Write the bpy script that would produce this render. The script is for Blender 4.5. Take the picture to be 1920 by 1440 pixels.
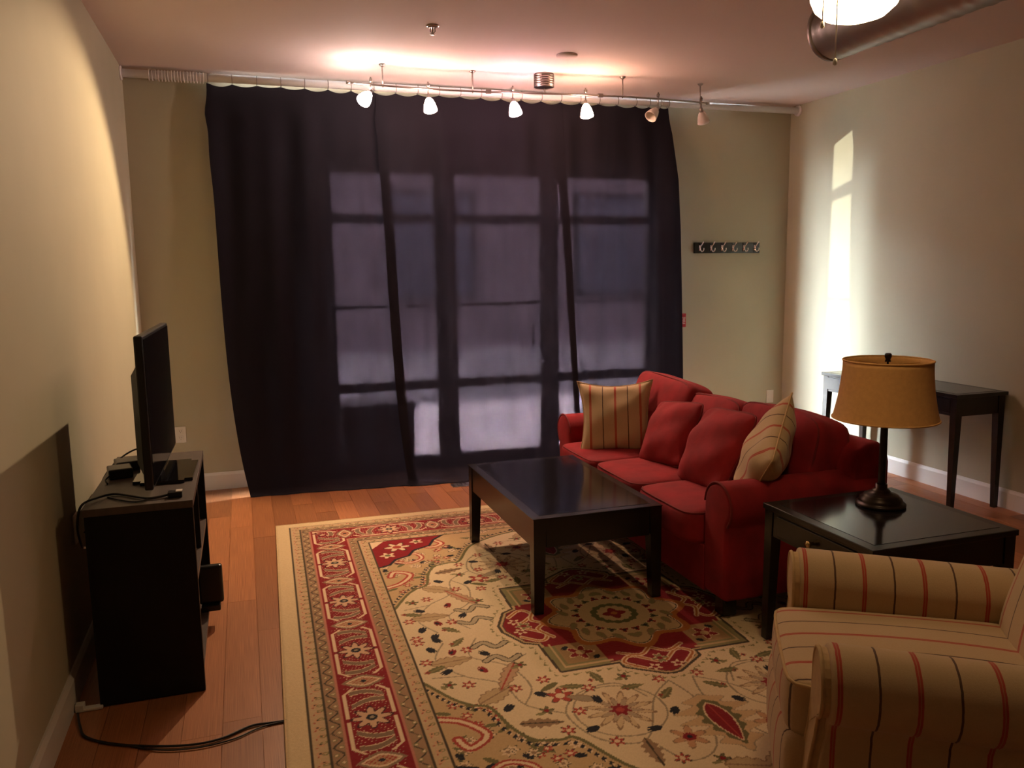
import bpy, bmesh, math, random
import numpy as np
from mathutils import Vector, Matrix, Euler
random.seed(7)
for o in list(bpy.data.objects): bpy.data.objects.remove(o, do_unlink=True)
S = bpy.context.scene
COL = S.collection
R = math.radians
W, H, DEPTH = 5.2465, 2.9, 7.6          # room: left wall x=0, back wall y=0, camera at negative y

# ------------------------------------------------------------------ camera
F_PX, YAW, PIT, ROL = 1524.9, 0.317333, 0.141671, -0.01293
CAM = Vector((0.67317, -6.13155, 1.563845))
fw = Vector((math.sin(YAW)*math.cos(PIT), math.cos(YAW)*math.cos(PIT), -math.sin(PIT)))
r0 = Vector((math.cos(YAW), -math.sin(YAW), 0)); u0 = r0.cross(fw)
rr = r0*math.cos(ROL)+u0*math.sin(ROL); uu = -r0*math.sin(ROL)+u0*math.cos(ROL)
cd = bpy.data.cameras.new('camera'); cam = bpy.data.objects.new('camera', cd); COL.objects.link(cam)
cam.matrix_world = Matrix(((rr.x, uu.x, -fw.x, CAM.x), (rr.y, uu.y, -fw.y, CAM.y), (rr.z, uu.z, -fw.z, CAM.z), (0, 0, 0, 1)))
cd.sensor_fit = 'HORIZONTAL'; cd.sensor_width = 36.0; cd.lens = 36.0*F_PX/1920.0; cd.clip_start = 0.05
S.camera = cam

# ------------------------------------------------------------------ light and exposure
S.view_settings.view_transform = 'Standard'; S.view_settings.look = 'None'
S.view_settings.gamma = 1.0; S.view_settings.use_curve_mapping = False
S.view_settings.exposure = 0.0
SKY = 170.0            # bright overcast daylight outside
CURTAIN_T = 0.0020    # what the dark cloth lets through
FAN_E = 40.0          # glowing fan bowl
SHADE_E = (140.0, 135.0, 150.0, 170.0)
SPOT_W = (205.0, 75.0, 60.0, 40.0)
GLINT_W = 3000.0
w = bpy.data.worlds.new('daylight'); S.world = w; w.use_nodes = True
bg = w.node_tree.nodes['Background']; bg.inputs[0].default_value = (0.80, 0.90, 1.0, 1); bg.inputs[1].default_value = SKY
sn = bpy.data.lights.new('sun', 'SUN'); sn.energy = 1800.0; sn.angle = R(0.5); sn.color = (1.0, 0.96, 0.90)
sno = bpy.data.objects.new('sun', sn); COL.objects.link(sno); sno.rotation_euler = Vector((0.75, 0.0, -0.66)).to_track_quat('-Z', 'Y').to_euler(); sno.location = (-6, 4, 8)
# sunlight thrown back up by glass across the street
gl = bpy.data.lights.new('sun_glint', 'SPOT'); gl.energy = GLINT_W; gl.color = (1.0, 0.97, 0.78); gl.spot_size = R(70); gl.spot_blend = 0.3; gl.shadow_soft_size = 0.02
go = bpy.data.objects.new('sun_glint', gl); COL.objects.link(go); go.location = (-1.78, 2.5, 1.3)
go.rotation_euler = (Vector((5.24, -0.6, 1.9))-Vector(go.location)).to_track_quat('-Z', 'Y').to_euler()
# daylight portal in the door opening (guides sampling only)
pl = bpy.data.lights.new('daylight_portal', 'AREA'); pl.shape = 'RECTANGLE'; pl.size = 2.8; pl.size_y = 2.4
po = bpy.data.objects.new('daylight_portal', pl); COL.objects.link(po); po.location = (2.62, 0.19, 1.2); po.rotation_euler = (R(-90), 0, 0)
pl.cycles.is_portal = True

# ------------------------------------------------------------------ materials
def N(nt, t, **k):
    n = nt.nodes.new(t)
    for a, v in k.items(): setattr(n, a, v)
    return n
def mat(name, col, rough=0.6, metal=0.0, var=0.0, vscale=6.0, bump=0.0, bscale=60.0, sheen=0.0, spec=0.5, coat=0.0, stretch=None, emit=None):
    m = bpy.data.materials.new(name); m.use_nodes = True; nt = m.node_tree; b = nt.nodes['Principled BSDF']
    b.inputs['Roughness'].default_value = rough; b.inputs['Metallic'].default_value = metal
    b.inputs['Specular IOR Level'].default_value = spec
    b.inputs['Base Color'].default_value = (*col, 1)
    if sheen: b.inputs['Sheen Weight'].default_value = sheen; b.inputs['Sheen Roughness'].default_value = 0.4; b.inputs['Sheen Tint'].default_value = (*[min(1, c*2.0+0.05) for c in col], 1)
    if coat: b.inputs['Coat Weight'].default_value = coat; b.inputs['Coat Roughness'].default_value = 0.08
    tc = N(nt, 'ShaderNodeTexCoord')
    src = tc.outputs['Object']
    if stretch:
        mp = N(nt, 'ShaderNodeMapping'); mp.inputs['Scale'].default_value = stretch; nt.links.new(src, mp.inputs[0]); src = mp.outputs[0]
    if var:
        nz = N(nt, 'ShaderNodeTexNoise'); nz.inputs['Scale'].default_value = vscale; nz.inputs['Detail'].default_value = 4; nt.links.new(src, nz.inputs['Vector'])
        mr = N(nt, 'ShaderNodeMapRange'); mr.inputs['From Min'].default_value = 0.3; mr.inputs['From Max'].default_value = 0.7; mr.inputs['To Min'].default_value = 1-var; mr.inputs['To Max'].default_value = 1+var
        nt.links.new(nz.outputs['Fac'], mr.inputs[0])
        mx = N(nt, 'ShaderNodeVectorMath', operation='SCALE'); mx.inputs[0].default_value = col; nt.links.new(mr.outputs[0], mx.inputs['Scale'])
        nt.links.new(mx.outputs[0], b.inputs['Base Color'])
    if bump:
        nb = N(nt, 'ShaderNodeTexNoise'); nb.inputs['Scale'].default_value = bscale; nb.inputs['Detail'].default_value = 3; nt.links.new(src, nb.inputs['Vector'])
        bp = N(nt, 'ShaderNodeBump'); bp.inputs['Strength'].default_value = bump; bp.inputs['Distance'].default_value = 0.01; nt.links.new(nb.outputs['Fac'], bp.inputs['Height']); nt.links.new(bp.outputs[0], b.inputs['Normal'])
    if emit:
        b.inputs['Emission Color'].default_value = (*emit[0], 1); b.inputs['Emission Strength'].default_value = emit[1]
    return m
M = {}
M['wall'] = mat('sage_paint', (0.435, 0.412, 0.295), 0.75, var=0.03, vscale=2.5, bump=0.05, bscale=220)
M['ceiling'] = mat('ceiling_paint', (0.72, 0.615, 0.59), 0.85, bump=0.04, bscale=180)
M['white'] = mat('white_trim_paint', (0.72, 0.70, 0.66), 0.45)
M['plastic_white'] = mat('white_plastic', (0.70, 0.67, 0.61), 0.35)
M['slot'] = mat('dark_slot', (0.05, 0.045, 0.04), 0.5)
M['espresso'] = mat('espresso_wood', (0.0075, 0.0055, 0.005), 0.26, var=0.3, vscale=5, stretch=(1, 8, 8), spec=0.5)
M['espresso_top'] = mat('espresso_wood_top', (0.010, 0.0085, 0.009), 0.13, var=0.25, vscale=3, stretch=(6, 1, 1), spec=0.6)
M['laminate'] = mat('black_laminate', (0.0030, 0.0026, 0.0026), 0.50, var=0.2, vscale=8, spec=0.25)
M['laminate_top'] = mat('dark_laminate_top', (0.075, 0.055, 0.045), 0.45, var=0.15, vscale=9, stretch=(5, 1, 1))
M['edge'] = mat('laminate_edge', (0.05, 0.038, 0.032), 0.5)
M['black'] = mat('black_plastic', (0.006, 0.006, 0.007), 0.35)
M['gloss'] = mat('gloss_black', (0.003, 0.003, 0.004), 0.08)
M['screen'] = mat('dark_screen', (0.004, 0.004, 0.005), 0.10, spec=0.6)
M['red'] = mat('red_velvet', (0.235, 0.0040, 0.0085), 0.88, var=0.22, vscale=9, bump=0.25, bscale=14, sheen=0.14)
M['redpipe'] = mat('red_piping', (0.16, 0.005, 0.006), 0.8)
M['bronze'] = mat('dark_bronze', (0.022, 0.013, 0.009), 0.35, metal=0.6, var=0.3, vscale=30)
M['chrome'] = mat('brushed_nickel', (0.42, 0.38, 0.35), 0.28, metal=1.0)
M['hook'] = mat('polished_chrome', (0.85, 0.80, 0.75), 0.18, metal=1.0)
M['brass'] = mat('brass', (0.60, 0.42, 0.18), 0.25, metal=1.0)
M['pipe'] = mat('white_tube', (0.80, 0.79, 0.80), 0.30)
M['ring'] = mat('ring_metal', (0.30, 0.28, 0.27), 0.35, metal=0.8)
M['ringw'] = mat('ring_clear', (0.62, 0.60, 0.58), 0.4)
M['redplate'] = mat('red_enamel', (0.42, 0.012, 0.025), 0.4)
M['frame'] = mat('bronze_window_frame', (0.035, 0.028, 0.025), 0.5)
M['concrete'] = mat('concrete', (0.42, 0.41, 0.39), 0.9, var=0.15, vscale=3)
M['asphalt'] = mat('asphalt', (0.10, 0.10, 0.10), 0.9, var=0.2, vscale=8)
M['brick'] = mat('brick_facade', (0.26, 0.20, 0.19), 0.9, var=0.25, vscale=5)
M['darkglass'] = mat('far_window_glass', (0.10, 0.10, 0.11), 0.4)
M['tan'] = mat('tan_fabric', (0.50, 0.345, 0.175), 0.9, var=0.08, vscale=40, bump=0.15, bscale=400)
M['foam'] = mat('box_card', (0.03, 0.027, 0.025), 0.8)

def shade_mat(name, col, s):
    m = bpy.data.materials.new(name); m.use_nodes = True; b = m.node_tree.nodes['Principled BSDF']
    b.inputs['Base Color'].default_value = (0.8, 0.72, 0.65, 1); b.inputs['Roughness'].default_value = 0.4
    b.inputs['Emission Color'].default_value = (*col, 1); b.inputs['Emission Strength'].default_value = s
    return m
def stripes(name, axis, period=0.176, off=0.0):
    m = bpy.data.materials.new(name); m.use_nodes = True; nt = m.node_tree; b = nt.nodes['Principled BSDF']
    b.inputs['Roughness'].default_value = 0.9; b.inputs['Sheen Weight'].default_value = 0.15
    tc = N(nt, 'ShaderNodeTexCoord'); sp = N(nt, 'ShaderNodeSeparateXYZ'); nt.links.new(tc.outputs['Object'], sp.inputs[0])
    nz = N(nt, 'ShaderNodeTexNoise'); nz.inputs['Scale'].default_value = 45; nt.links.new(tc.outputs['Object'], nz.inputs['Vector'])
    def math_(op, a, c):
        n = N(nt, 'ShaderNodeMath', operation=op)
        for i, v in enumerate((a, c)):
            if v is None: continue
            if isinstance(v, (int, float)): n.inputs[i].default_value = v
            else: nt.links.new(v, n.inputs[i])
        return n.outputs[0]
    wob = math_('MULTIPLY', math_('SUBTRACT', nz.outputs['Fac'], 0.5), 0.0025)
    x = math_('ADD', math_('ADD', sp.outputs[axis], off), wob)
    ph = math_('MULTIPLY', math_('SUBTRACT', math_('FRACT', math_('ADD', math_('DIVIDE', x, period), 50.5), None), 0.5), period)
    ab = math_('ABSOLUTE', ph, None)
    red = math_('LESS_THAN', ab, 0.0062)
    gap = math_('LESS_THAN', ab, 0.0012)
    br = math_('GREATER_THAN', ab, period/2-0.0028)
    nz2 = N(nt, 'ShaderNodeTexNoise'); nz2.inputs['Scale'].default_value = 260; nt.links.new(tc.outputs['Object'], nz2.inputs['Vector'])
    base = N(nt, 'ShaderNodeMix', data_type='RGBA'); base.inputs[6].default_value = (0.455, 0.325, 0.180, 1); base.inputs[7].default_value = (0.535, 0.39, 0.230, 1); nt.links.new(nz2.outputs['Fac'], base.inputs[0])
    def mix(f, a, c):
        n = N(nt, 'ShaderNodeMix', data_type='RGBA'); nt.links.new(f, n.inputs[0]); nt.links.new(a, n.inputs[6]); n.inputs[7].default_value = (*c, 1); return n.outputs[2]
    c = mix(red, base.outputs[2], (0.40, 0.055, 0.030)); c = mix(gap, c, (0.42, 0.16, 0.08)); c = mix(br, c, (0.09, 0.045, 0.025))
    nt.links.new(c, b.inputs['Base Color'])
    bp = N(nt, 'ShaderNodeBump'); bp.inputs['Strength'].default_value = 0.12; bp.inputs['Distance'].default_value = 0.004; nt.links.new(nz2.outputs['Fac'], bp.inputs['Height']); nt.links.new(bp.outputs[0], b.inputs['Normal'])
    return m
M['stripe_x'] = stripes('striped_tan_fabric_across', 'X', off=0.03)
M['stripe_y'] = stripes('striped_tan_fabric_along', 'Y', off=0.045)
M['stripe_p'] = stripes('striped_pillow_fabric', 'X', period=0.15, off=0.0)

# hardwood planks: colour differs from plank to plank
m = bpy.data.materials.new('warm_hardwood'); m.use_nodes = True; nt = m.node_tree; b = nt.nodes['Principled BSDF']
oi = N(nt, 'ShaderNodeObjectInfo'); tc = N(nt, 'ShaderNodeTexCoord'); mp = N(nt, 'ShaderNodeMapping'); mp.inputs['Scale'].default_value = (26, 1.6, 1)
ad = N(nt, 'ShaderNodeVectorMath', operation='ADD'); nt.links.new(tc.outputs['Object'], ad.inputs[0])
cx = N(nt, 'ShaderNodeCombineXYZ'); ml = N(nt, 'ShaderNodeMath', operation='MULTIPLY'); ml.inputs[1].default_value = 37.0; nt.links.new(oi.outputs['Random'], ml.inputs[0]); nt.links.new(ml.outputs[0], cx.inputs[1]); nt.links.new(ml.outputs[0], cx.inputs[0]); nt.links.new(cx.outputs[0], ad.inputs[1])
nt.links.new(ad.outputs[0], mp.inputs[0]); nz = N(nt, 'ShaderNodeTexNoise'); nz.inputs['Scale'].default_value = 3.0; nz.inputs['Detail'].default_value = 6; nt.links.new(mp.outputs[0], nz.inputs['Vector'])
cr = N(nt, 'ShaderNodeValToRGB'); cr.color_ramp.elements[0].position = 0.3; cr.color_ramp.elements[0].color = (0.235, 0.082, 0.030, 1); cr.color_ramp.elements[1].position = 0.72; cr.color_ramp.elements[1].color = (0.46, 0.19, 0.075, 1); nt.links.new(nz.outputs['Fac'], cr.inputs[0])
mr = N(nt, 'ShaderNodeMapRange'); mr.inputs['To Min'].default_value = 0.72; mr.inputs['To Max'].default_value = 1.22; nt.links.new(oi.outputs['Random'], mr.inputs[0])
sc = N(nt, 'ShaderNodeVectorMath', operation='SCALE'); nt.links.new(cr.outputs[0], sc.inputs[0]); nt.links.new(mr.outputs[0], sc.inputs['Scale']); nt.links.new(sc.outputs[0], b.inputs['Base Color'])
b.inputs['Roughness'].default_value = 0.42
M['wood'] = m

# sheer dark curtain cloth
m = bpy.data.materials.new('dark_sheer_cloth'); m.use_nodes = True; nt = m.node_tree; nt.nodes.clear()
out = N(nt, 'ShaderNodeOutputMaterial'); mx = N(nt, 'ShaderNodeMixShader'); tr = N(nt, 'ShaderNodeBsdfTransparent'); df = N(nt, 'ShaderNodeBsdfDiffuse')
tr.inputs[0].default_value = (0.93, 0.72, 0.97, 1)
tc = N(nt, 'ShaderNodeTexCoord'); mp = N(nt, 'ShaderNodeMapping'); mp.inputs['Scale'].default_value = (30, 30, 260); nt.links.new(tc.outputs['Object'], mp.inputs[0])
nz = N(nt, 'ShaderNodeTexNoise'); nz.inputs['Scale'].default_value = 1.0; nz.inputs['Detail'].default_value = 3; nt.links.new(mp.outputs[0], nz.inputs['Vector'])
mr = N(nt, 'ShaderNodeMapRange'); mr.inputs['To Min'].default_value = CURTAIN_T*0.55; mr.inputs['To Max'].default_value = CURTAIN_T*1.45; nt.links.new(nz.outputs['Fac'], mr.inputs[0]); nt.links.new(mr.outputs[0], mx.inputs[0])
df.inputs[0].default_value = (0.0145, 0.0130, 0.0175, 1)
tl_ = N(nt, 'ShaderNodeBsdfTranslucent'); tl_.inputs[0].default_value = (0.00024, 0.00017, 0.00023, 1); adds = N(nt, 'ShaderNodeAddShader')
nt.links.new(df.outputs[0], adds.inputs[0]); nt.links.new(tl_.outputs[0], adds.inputs[1]); nt.links.new(adds.outputs[0], mx.inputs[1]); nt.links.new(tr.outputs[0], mx.inputs[2]); nt.links.new(mx.outputs[0], out.inputs[0])
M['curtain'] = m
# thin window glass
m = bpy.data.materials.new('window_glass'); m.use_nodes = True; nt = m.node_tree; nt.nodes.clear()
out = N(nt, 'ShaderNodeOutputMaterial'); mx = N(nt, 'ShaderNodeMixShader'); tr = N(nt, 'ShaderNodeBsdfTransparent'); gg = N(nt, 'ShaderNodeBsdfGlossy'); gg.inputs['Roughness'].default_value = 0.02; mx.inputs[0].default_value = 0.07
nt.links.new(tr.outputs[0], mx.inputs[1]); nt.links.new(gg.outputs[0], mx.inputs[2]); nt.links.new(mx.outputs[0], out.inputs[0]); M['glass'] = m
# lamp shade cloth
m = mat('parchment_shade', (0.60, 0.33, 0.115), 0.8, var=0.06, vscale=60, bump=0.1, bscale=300); M['lampshade'] = m
m = mat('galvanised_spiral_duct', (0.30, 0.27, 0.26), 0.42, metal=0.75, var=0.1, vscale=8); M['duct'] = m

# ------------------------------------------------------------------ mesh helpers
def mesh_obj(name, bm, material, parent=None, smooth=False, loc=None, rot=None):
    me = bpy.data.meshes.new(name)
    bmesh.ops.recalc_face_normals(bm, faces=bm.faces[:])
    bm.to_mesh(me); bm.free()
    if smooth:
        for p in me.polygons: p.use_smooth = True
    me.materials.append(material if not isinstance(material, str) else M[material])
    o = bpy.data.objects.new(name, me); COL.objects.link(o)
    if parent: o.parent = parent
    if loc is not None: o.location = loc
    if rot is not None: o.rotation_euler = rot
    return o
def tag(o, label, cat, group=None):
    o['label'] = label; o['category'] = cat
    if group: o['group'] = group
    return o
def thing(name, label, cat, loc=(0, 0, 0), rot=(0, 0, 0), group=None):
    o = bpy.data.objects.new(name, None); COL.objects.link(o); o.location = loc; o.rotation_euler = rot; o.empty_display_size = 0.1
    return tag(o, label, cat, group)
def struct(o): o['kind'] = 'structure'; return o
def bx(bm, x0, x1, y0, y1, z0, z1):
    r = bmesh.ops.create_cube(bm, size=1.0)
    bmesh.ops.scale(bm, vec=(x1-x0, y1-y0, z1-z0), verts=r['verts']); bmesh.ops.translate(bm, vec=((x0+x1)/2, (y0+y1)/2, (z0+z1)/2), verts=r['verts'])
    return r['verts']
def box(name, x0, x1, y0, y1, z0, z1, material, parent=None, bev=0.0, seg=2):
    bm = bmesh.new(); bx(bm, x0, x1, y0, y1, z0, z1)
    if bev: bmesh.ops.bevel(bm, geom=bm.edges[:], offset=bev, segments=seg, profile=0.5, affect='EDGES')
    return mesh_obj(name, bm, material, parent)
def ring_verts(bm, c, ax, rad, n, up=None):
    ax = Vector(ax).normalized(); a = Vector(up) if up else (Vector((0, 0, 1)) if abs(ax.z) < 0.9 else Vector((1, 0, 0)))
    e1 = (a-ax*a.dot(ax)).normalized(); e2 = ax.cross(e1)
    return [bm.verts.new(Vector(c)+e1*rad*math.cos(2*math.pi*i/n)+e2*rad*math.sin(2*math.pi*i/n)) for i in range(n)]
def bridge(bm, a, b):
    n = len(a)
    for i in range(n): bm.faces.new((a[i], a[(i+1) % n], b[(i+1) % n], b[i]))
def tube(bm, pts, r, n=8, cap=True, closed=False):
    pts = [Vector(p) for p in pts]; rings = []; k = len(pts)
    rad = r if isinstance(r, (list, tuple)) else [r]*k
    up = None
    for i, p in enumerate(pts):
        if closed: d = pts[(i+1) % k]-pts[i-1]
        else: d = pts[min(i+1, k-1)]-pts[max(i-1, 0)]
        d.normalize()
        if up is None: up = Vector((0, 0, 1)) if abs(d.z) < 0.9 else Vector((1, 0, 0))
        e = (up-d*up.dot(d))
        if e.length < 1e-4: e = d.orthogonal()
        up = e.normalized()
        rings.append(ring_verts(bm, p, d, rad[i], n, up))
    for i in range(k-1): bridge(bm, rings[i], rings[i+1])
    if closed: bridge(bm, rings[-1], rings[0])
    elif cap: bm.faces.new(rings[0][::-1]); bm.faces.new(rings[-1])
def lathe(bm, prof, n=32, c=(0, 0, 0), cap=True):
    rings = [[bm.verts.new((c[0]+r*math.cos(2*math.pi*i/n), c[1]+r*math.sin(2*math.pi*i/n), c[2]+z)) for i in range(n)] for r, z in prof]
    for a, b_ in zip(rings, rings[1:]): bridge(bm, a, b_)
    if cap: bm.faces.new(rings[0][::-1]); bm.faces.new(rings[-1])
def smooth_path(pts, n=8):
    pts = [Vector(p) for p in pts]; out = []
    for i in range(len(pts)-1):
        p0 = pts[max(i-1, 0)]; p1 = pts[i]; p2 = pts[i+1]; p3 = pts[min(i+2, len(pts)-1)]
        for k in range(n):
            t = k/n; out.append(0.5*((2*p1)+(p2-p0)*t+(2*p0-5*p1+4*p2-p3)*t*t+(3*p1-p0-3*p2+p3)*t**3))
    out.append(pts[-1]); return out
def cushion_bm(sx, sy, sz, n=7.0, div=10, crown=(0, 0, 0), wr=0.0, seed=0):
    """rounded, slightly crowned box of full size sx, sy, sz around the origin"""
    rnd = random.Random(seed); ph = [rnd.uniform(0, 6.28) for _ in range(6)]
    bm = bmesh.new(); bmesh.ops.create_cube(bm, size=2.0)
    bmesh.ops.subdivide_edges(bm, edges=bm.edges[:], cuts=div, use_grid_fill=True)
    for v in bm.verts:
        p = [max(-1, min(1, c)) for c in v.co]
        p = [math.sin(c*math.pi/2)*0.35+c*0.65 for c in p]
        nn = (abs(p[0])**n+abs(p[1])**n+abs(p[2])**n)**(1/n)
        q = [c/nn for c in p]
        ex = (1-q[1]**2)*(1-q[2]**2); ey = (1-q[0]**2)*(1-q[2]**2); ez = (1-q[0]**2)*(1-q[1]**2)
        x = q[0]*(sx/2+crown[0]*ex); y = q[1]*(sy/2+crown[1]*ey); z = q[2]*(sz/2+crown[2]*ez)
        if wr:
            d = wr*(math.sin(9*x/sx+ph[0]+3*y/sy)+math.sin(7*y/sy+ph[1]-4*z/sz)+math.sin(11*z/sz+ph[2]+5*x/sx))
            l = math.sqrt(x*x+y*y+z*z)+1e-6; x += x/l*d; y += y/l*d; z += z/l*d
        v.co = (x, y, z)
    return bm
def piping_path(size, n, crown, c, axis=2, k=64):
    """the loop on a cushion_bm surface where its normalised axis coordinate is c"""
    a, b_ = [i for i in range(3) if i != axis]; out = []; lim = (1-abs(c)**n)**(1/n)
    for i in range(k):
        t = 2*math.pi*i/k; ct, st_ = math.cos(t), math.sin(t); f = (abs(ct)**n+abs(st_)**n)**(-1/n)
        q = [0, 0, 0]; q[a] = lim*ct*f; q[b_] = lim*st_*f; q[axis] = c
        p = []
        for m_ in range(3):
            o = [j for j in range(3) if j != m_]; e = (1-q[o[0]]**2)*(1-q[o[1]]**2)
            p.append(q[m_]*(size[m_]/2+crown[m_]*e))
        out.append(tuple(p))
    return out
def pillow_bm(s, t, n=26, pinch=0.10, wr=0.006, seed=1, rc=0.0):
    rnd = random.Random(seed); ph = [rnd.uniform(0, 6.28) for _ in range(8)]
    bm = bmesh.new(); g = {}
    for side in (1, -1):
        for i in range(n+1):
            for j in range(n+1):
                u = -1+2*i/n; v = -1+2*j/n; edge = i in (0, n) or j in (0, n)
                if side == -1 and edge: g[(side, i, j)] = g[(1, i, j)]; continue
                cr_ = 1-rc*(u*v)**4; x = u*s/2*(1-pinch*(1-v*v)*abs(u))*cr_; y = v*s/2*(1-pinch*(1-u*u)*abs(v))*cr_
                th = t/2*((1-u*u)**0.55)*((1-v*v)**0.55)
                th += (0 if edge else 1)*wr*(math.sin(5*u+ph[0]+4*v)+math.sin(7*v+ph[1]-3*u)+0.7*math.sin(11*u*v+ph[2])*(abs(u)+abs(v)))*min(1, 4*(1-abs(u)))*min(1, 4*(1-abs(v)))
                g[(side, i, j)] = bm.verts.new((x, y, side*max(th, 0 if edge else 0.004)))
        for i in range(n):
            for j in range(n):
                bm.faces.new((g[(side, i, j)], g[(side, i+1, j)], g[(side, i+1, j+1)], g[(side, i, j+1)]))
    return bm
def pillow_seam(s, pinch=0.10, k=20, rc=0.0):
    pts = []
    for a, b_ in (((-1, -1), (1, -1)), ((1, -1), (1, 1)), ((1, 1), (-1, 1)), ((-1, 1), (-1, -1))):
        for i in range(k):
            u = a[0]+(b_[0]-a[0])*i/k; v = a[1]+(b_[1]-a[1])*i/k
            cr_ = 1-rc*(u*v)**4; pts.append((u*s/2*(1-pinch*(1-v*v)*abs(u))*cr_, v*s/2*(1-pinch*(1-u*u)*abs(v))*cr_, 0))
    return pts
def extrude_profile(prof, axis, a0, a1, seg=1):
    """closed 2-D outline (p, z) swept along x or y"""
    bm = bmesh.new(); rings = []
    for k in range(seg+1):
        a = a0+(a1-a0)*k/seg
        rings.append([bm.verts.new((a, p, z) if axis == 'x' else (p, a, z)) for p, z in prof])
    for r1, r2 in zip(rings, rings[1:]): bridge(bm, r1, r2)
    bm.faces.new(rings[0][::-1]); bm.faces.new(rings[-1])
    return bm
def arc(cx, cz, r, a0, a1, n): return [(cx+r*math.cos(R(a0+(a1-a0)*i/n)), cz+r*math.sin(R(a0+(a1-a0)*i/n))) for i in range(n+1)]
def soft(o, wdt=0.012, seg=3):
    md = o.modifiers.new('bevel', 'BEVEL'); md.width = wdt; md.segments = seg; md.limit_method = 'ANGLE'; md.angle_limit = R(40)
    for p in o.data.polygons: p.use_smooth = True
    return o
def text_part(name, body, size, parent, material, loc, rot, depth=0.0006):
    cu = bpy.data.curves.new(name, 'FONT'); cu.body = body; cu.size = size; cu.align_x = 'CENTER'; cu.align_y = 'CENTER'; cu.extrude = depth; cu.resolution_u = 3
    t = bpy.data.objects.new(name, cu); COL.objects.link(t)
    dg = bpy.context.evaluated_depsgraph_get(); me = bpy.data.meshes.new_from_object(t.evaluated_get(dg)); bpy.data.objects.remove(t)
    o = bpy.data.objects.new(name, me); COL.objects.link(o); me.materials.clear(); me.materials.append(M[material]); o.parent = parent; o.location = loc; o.rotation_euler = rot
    return o

# ------------------------------------------------------------------ the room shell
T = 0.2
struct(box('wall_left', -T, 0, -DEPTH, T, 0, H, 'wall'))
struct(box('wall_right', W, W+T, -DEPTH, T, 0, H, 'wall'))
struct(box('wall_front', -T, W+T, -DEPTH-T, -DEPTH, 0, H, 'wall'))
OX0, OX1, OZ = 1.27, 3.96, 2.36       # glazed door opening in the back wall
bm = bmesh.new()
bx(bm, 0, OX0, 0, T, 0, H); bx(bm, OX1, W, 0, T, 0, H); bx(bm, OX0, OX1, 0, T, OZ, H)
struct(mesh_obj('wall_back', bm, 'wall'))
struct(box('ceiling', -T, W+T, -DEPTH-T, T, H, H+0.15, 'ceiling'))
fl = struct(box('floor', -T, W+T, -DEPTH-T, T, -0.15, -0.004, 'wood'))
bm = bmesh.new(); bx(bm, -0.5, 0.5, -0.5, 0.5, -0.012, 0.0)
pm = bpy.data.meshes.new('plank'); bm.to_mesh(pm); bm.free(); pm.materials.append(M['wood'])
ncol = 40; pw = W/ncol; rnd = random.Random(3)
for c in range(ncol):
    y = 0.0; first = True
    while y > -5.6:
        L = rnd.uniform(0.85, 1.55) if not first else rnd.uniform(0.3, 1.4); first = False
        o = bpy.data.objects.new('plank', pm); COL.objects.link(o); o.parent = fl
        o.location = ((c+0.5)*pw, y-L/2, rnd.uniform(-0.0006, 0.0)); o.scale = (pw-0.0016, L-0.0016, 1); y -= L
def baseboard(name, p0, p1, inward, h=0.125, t=0.016):
    """moulded skirting with a thin top bead and a shoe"""
    d = Vector(p1)-Vector(p0); L = d.length; ang = math.atan2(d.y, d.x)
    prof = [(0, 0), (t, 0), (t, h-0.02), (t*0.55, h-0.006), (t*0.4, h), (0, h)]
    if not inward: prof = [(-a, z) for a, z in prof]
    o = mesh_obj(name, extrude_profile(prof, 'x', 0, L), 'white', None, loc=p0, rot=(0, 0, ang)); return struct(o)
baseboard('baseboard_left', (0, -DEPTH, 0), (0, 0, 0), False)
baseboard('baseboard_right', (W, 0, 0), (W, -DEPTH, 0), False)
baseboard('baseboard_back', (0, 0, 0), (OX0-0.05, 0, 0), False)
baseboard('baseboard_back', (OX1+0.05, 0, 0), (W, 0, 0), False)

# glazed door and its two side windows, behind the curtain
def glazed(name, x0, x1, zr, stile, door=False):
    y0, y1 = 0.04, 0.09
    root = bpy.data.objects.new(name, None); COL.objects.link(root); root.location = ((x0+x1)/2, 0.065, 0); struct(root)
    cxm = (x0+x1)/2
    def pb(nm, a, b_, c, d, e, f, mt): return box(nm, a-cxm, b_-cxm, c-0.065, d-0.065, e, f, mt, root, 0.003, 1)
    pb('stile', x0, x0+stile, y0, y1, 0.0, OZ, 'frame'); pb('stile', x1-stile, x1, y0, y1, 0.0, OZ, 'frame')
    pb('bottom_rail', x0+stile, x1-stile, y0, y1, 0.0, 0.10, 'frame'); pb('top_rail', x0+stile, x1-stile, y0, y1, 2.27, OZ, 'frame')
    zs = [0.10]
    for z, hh in zr: pb('muntin', x0+stile, x1-stile, y0+0.008, y1-0.008, z-hh, z+hh, 'frame'); zs += [z-hh, z+hh]
    zs.append(2.27)
    for k in range(0, len(zs), 2): pb('pane', x0+stile, x1-stile, 0.062, 0.068, zs[k], zs[k+1], 'glass')
    return root
rails = [(0.67, 0.035), (1.285, 0.012), (1.94, 0.035)]
glazed('window_1', OX0, 2.16, rails, 0.06)
d1 = glazed('door_1', 2.16, 3.06, rails, 0.10)
glazed('window_2', 3.06, OX1, rails, 0.045)
bm = bmesh.new(); tube(bm, smooth_path([(0.33, -0.02, 0.93), (0.30, -0.09, 0.95), (0.255, -0.095, 0.97), (0.25, -0.095, 1.04), (0.255, -0.095, 1.11), (0.30, -0.09, 1.13), (0.33, -0.02, 1.15)]), 0.011, 8)
mesh_obj('pull_handle', bm, 'chrome', d1, True)
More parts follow.
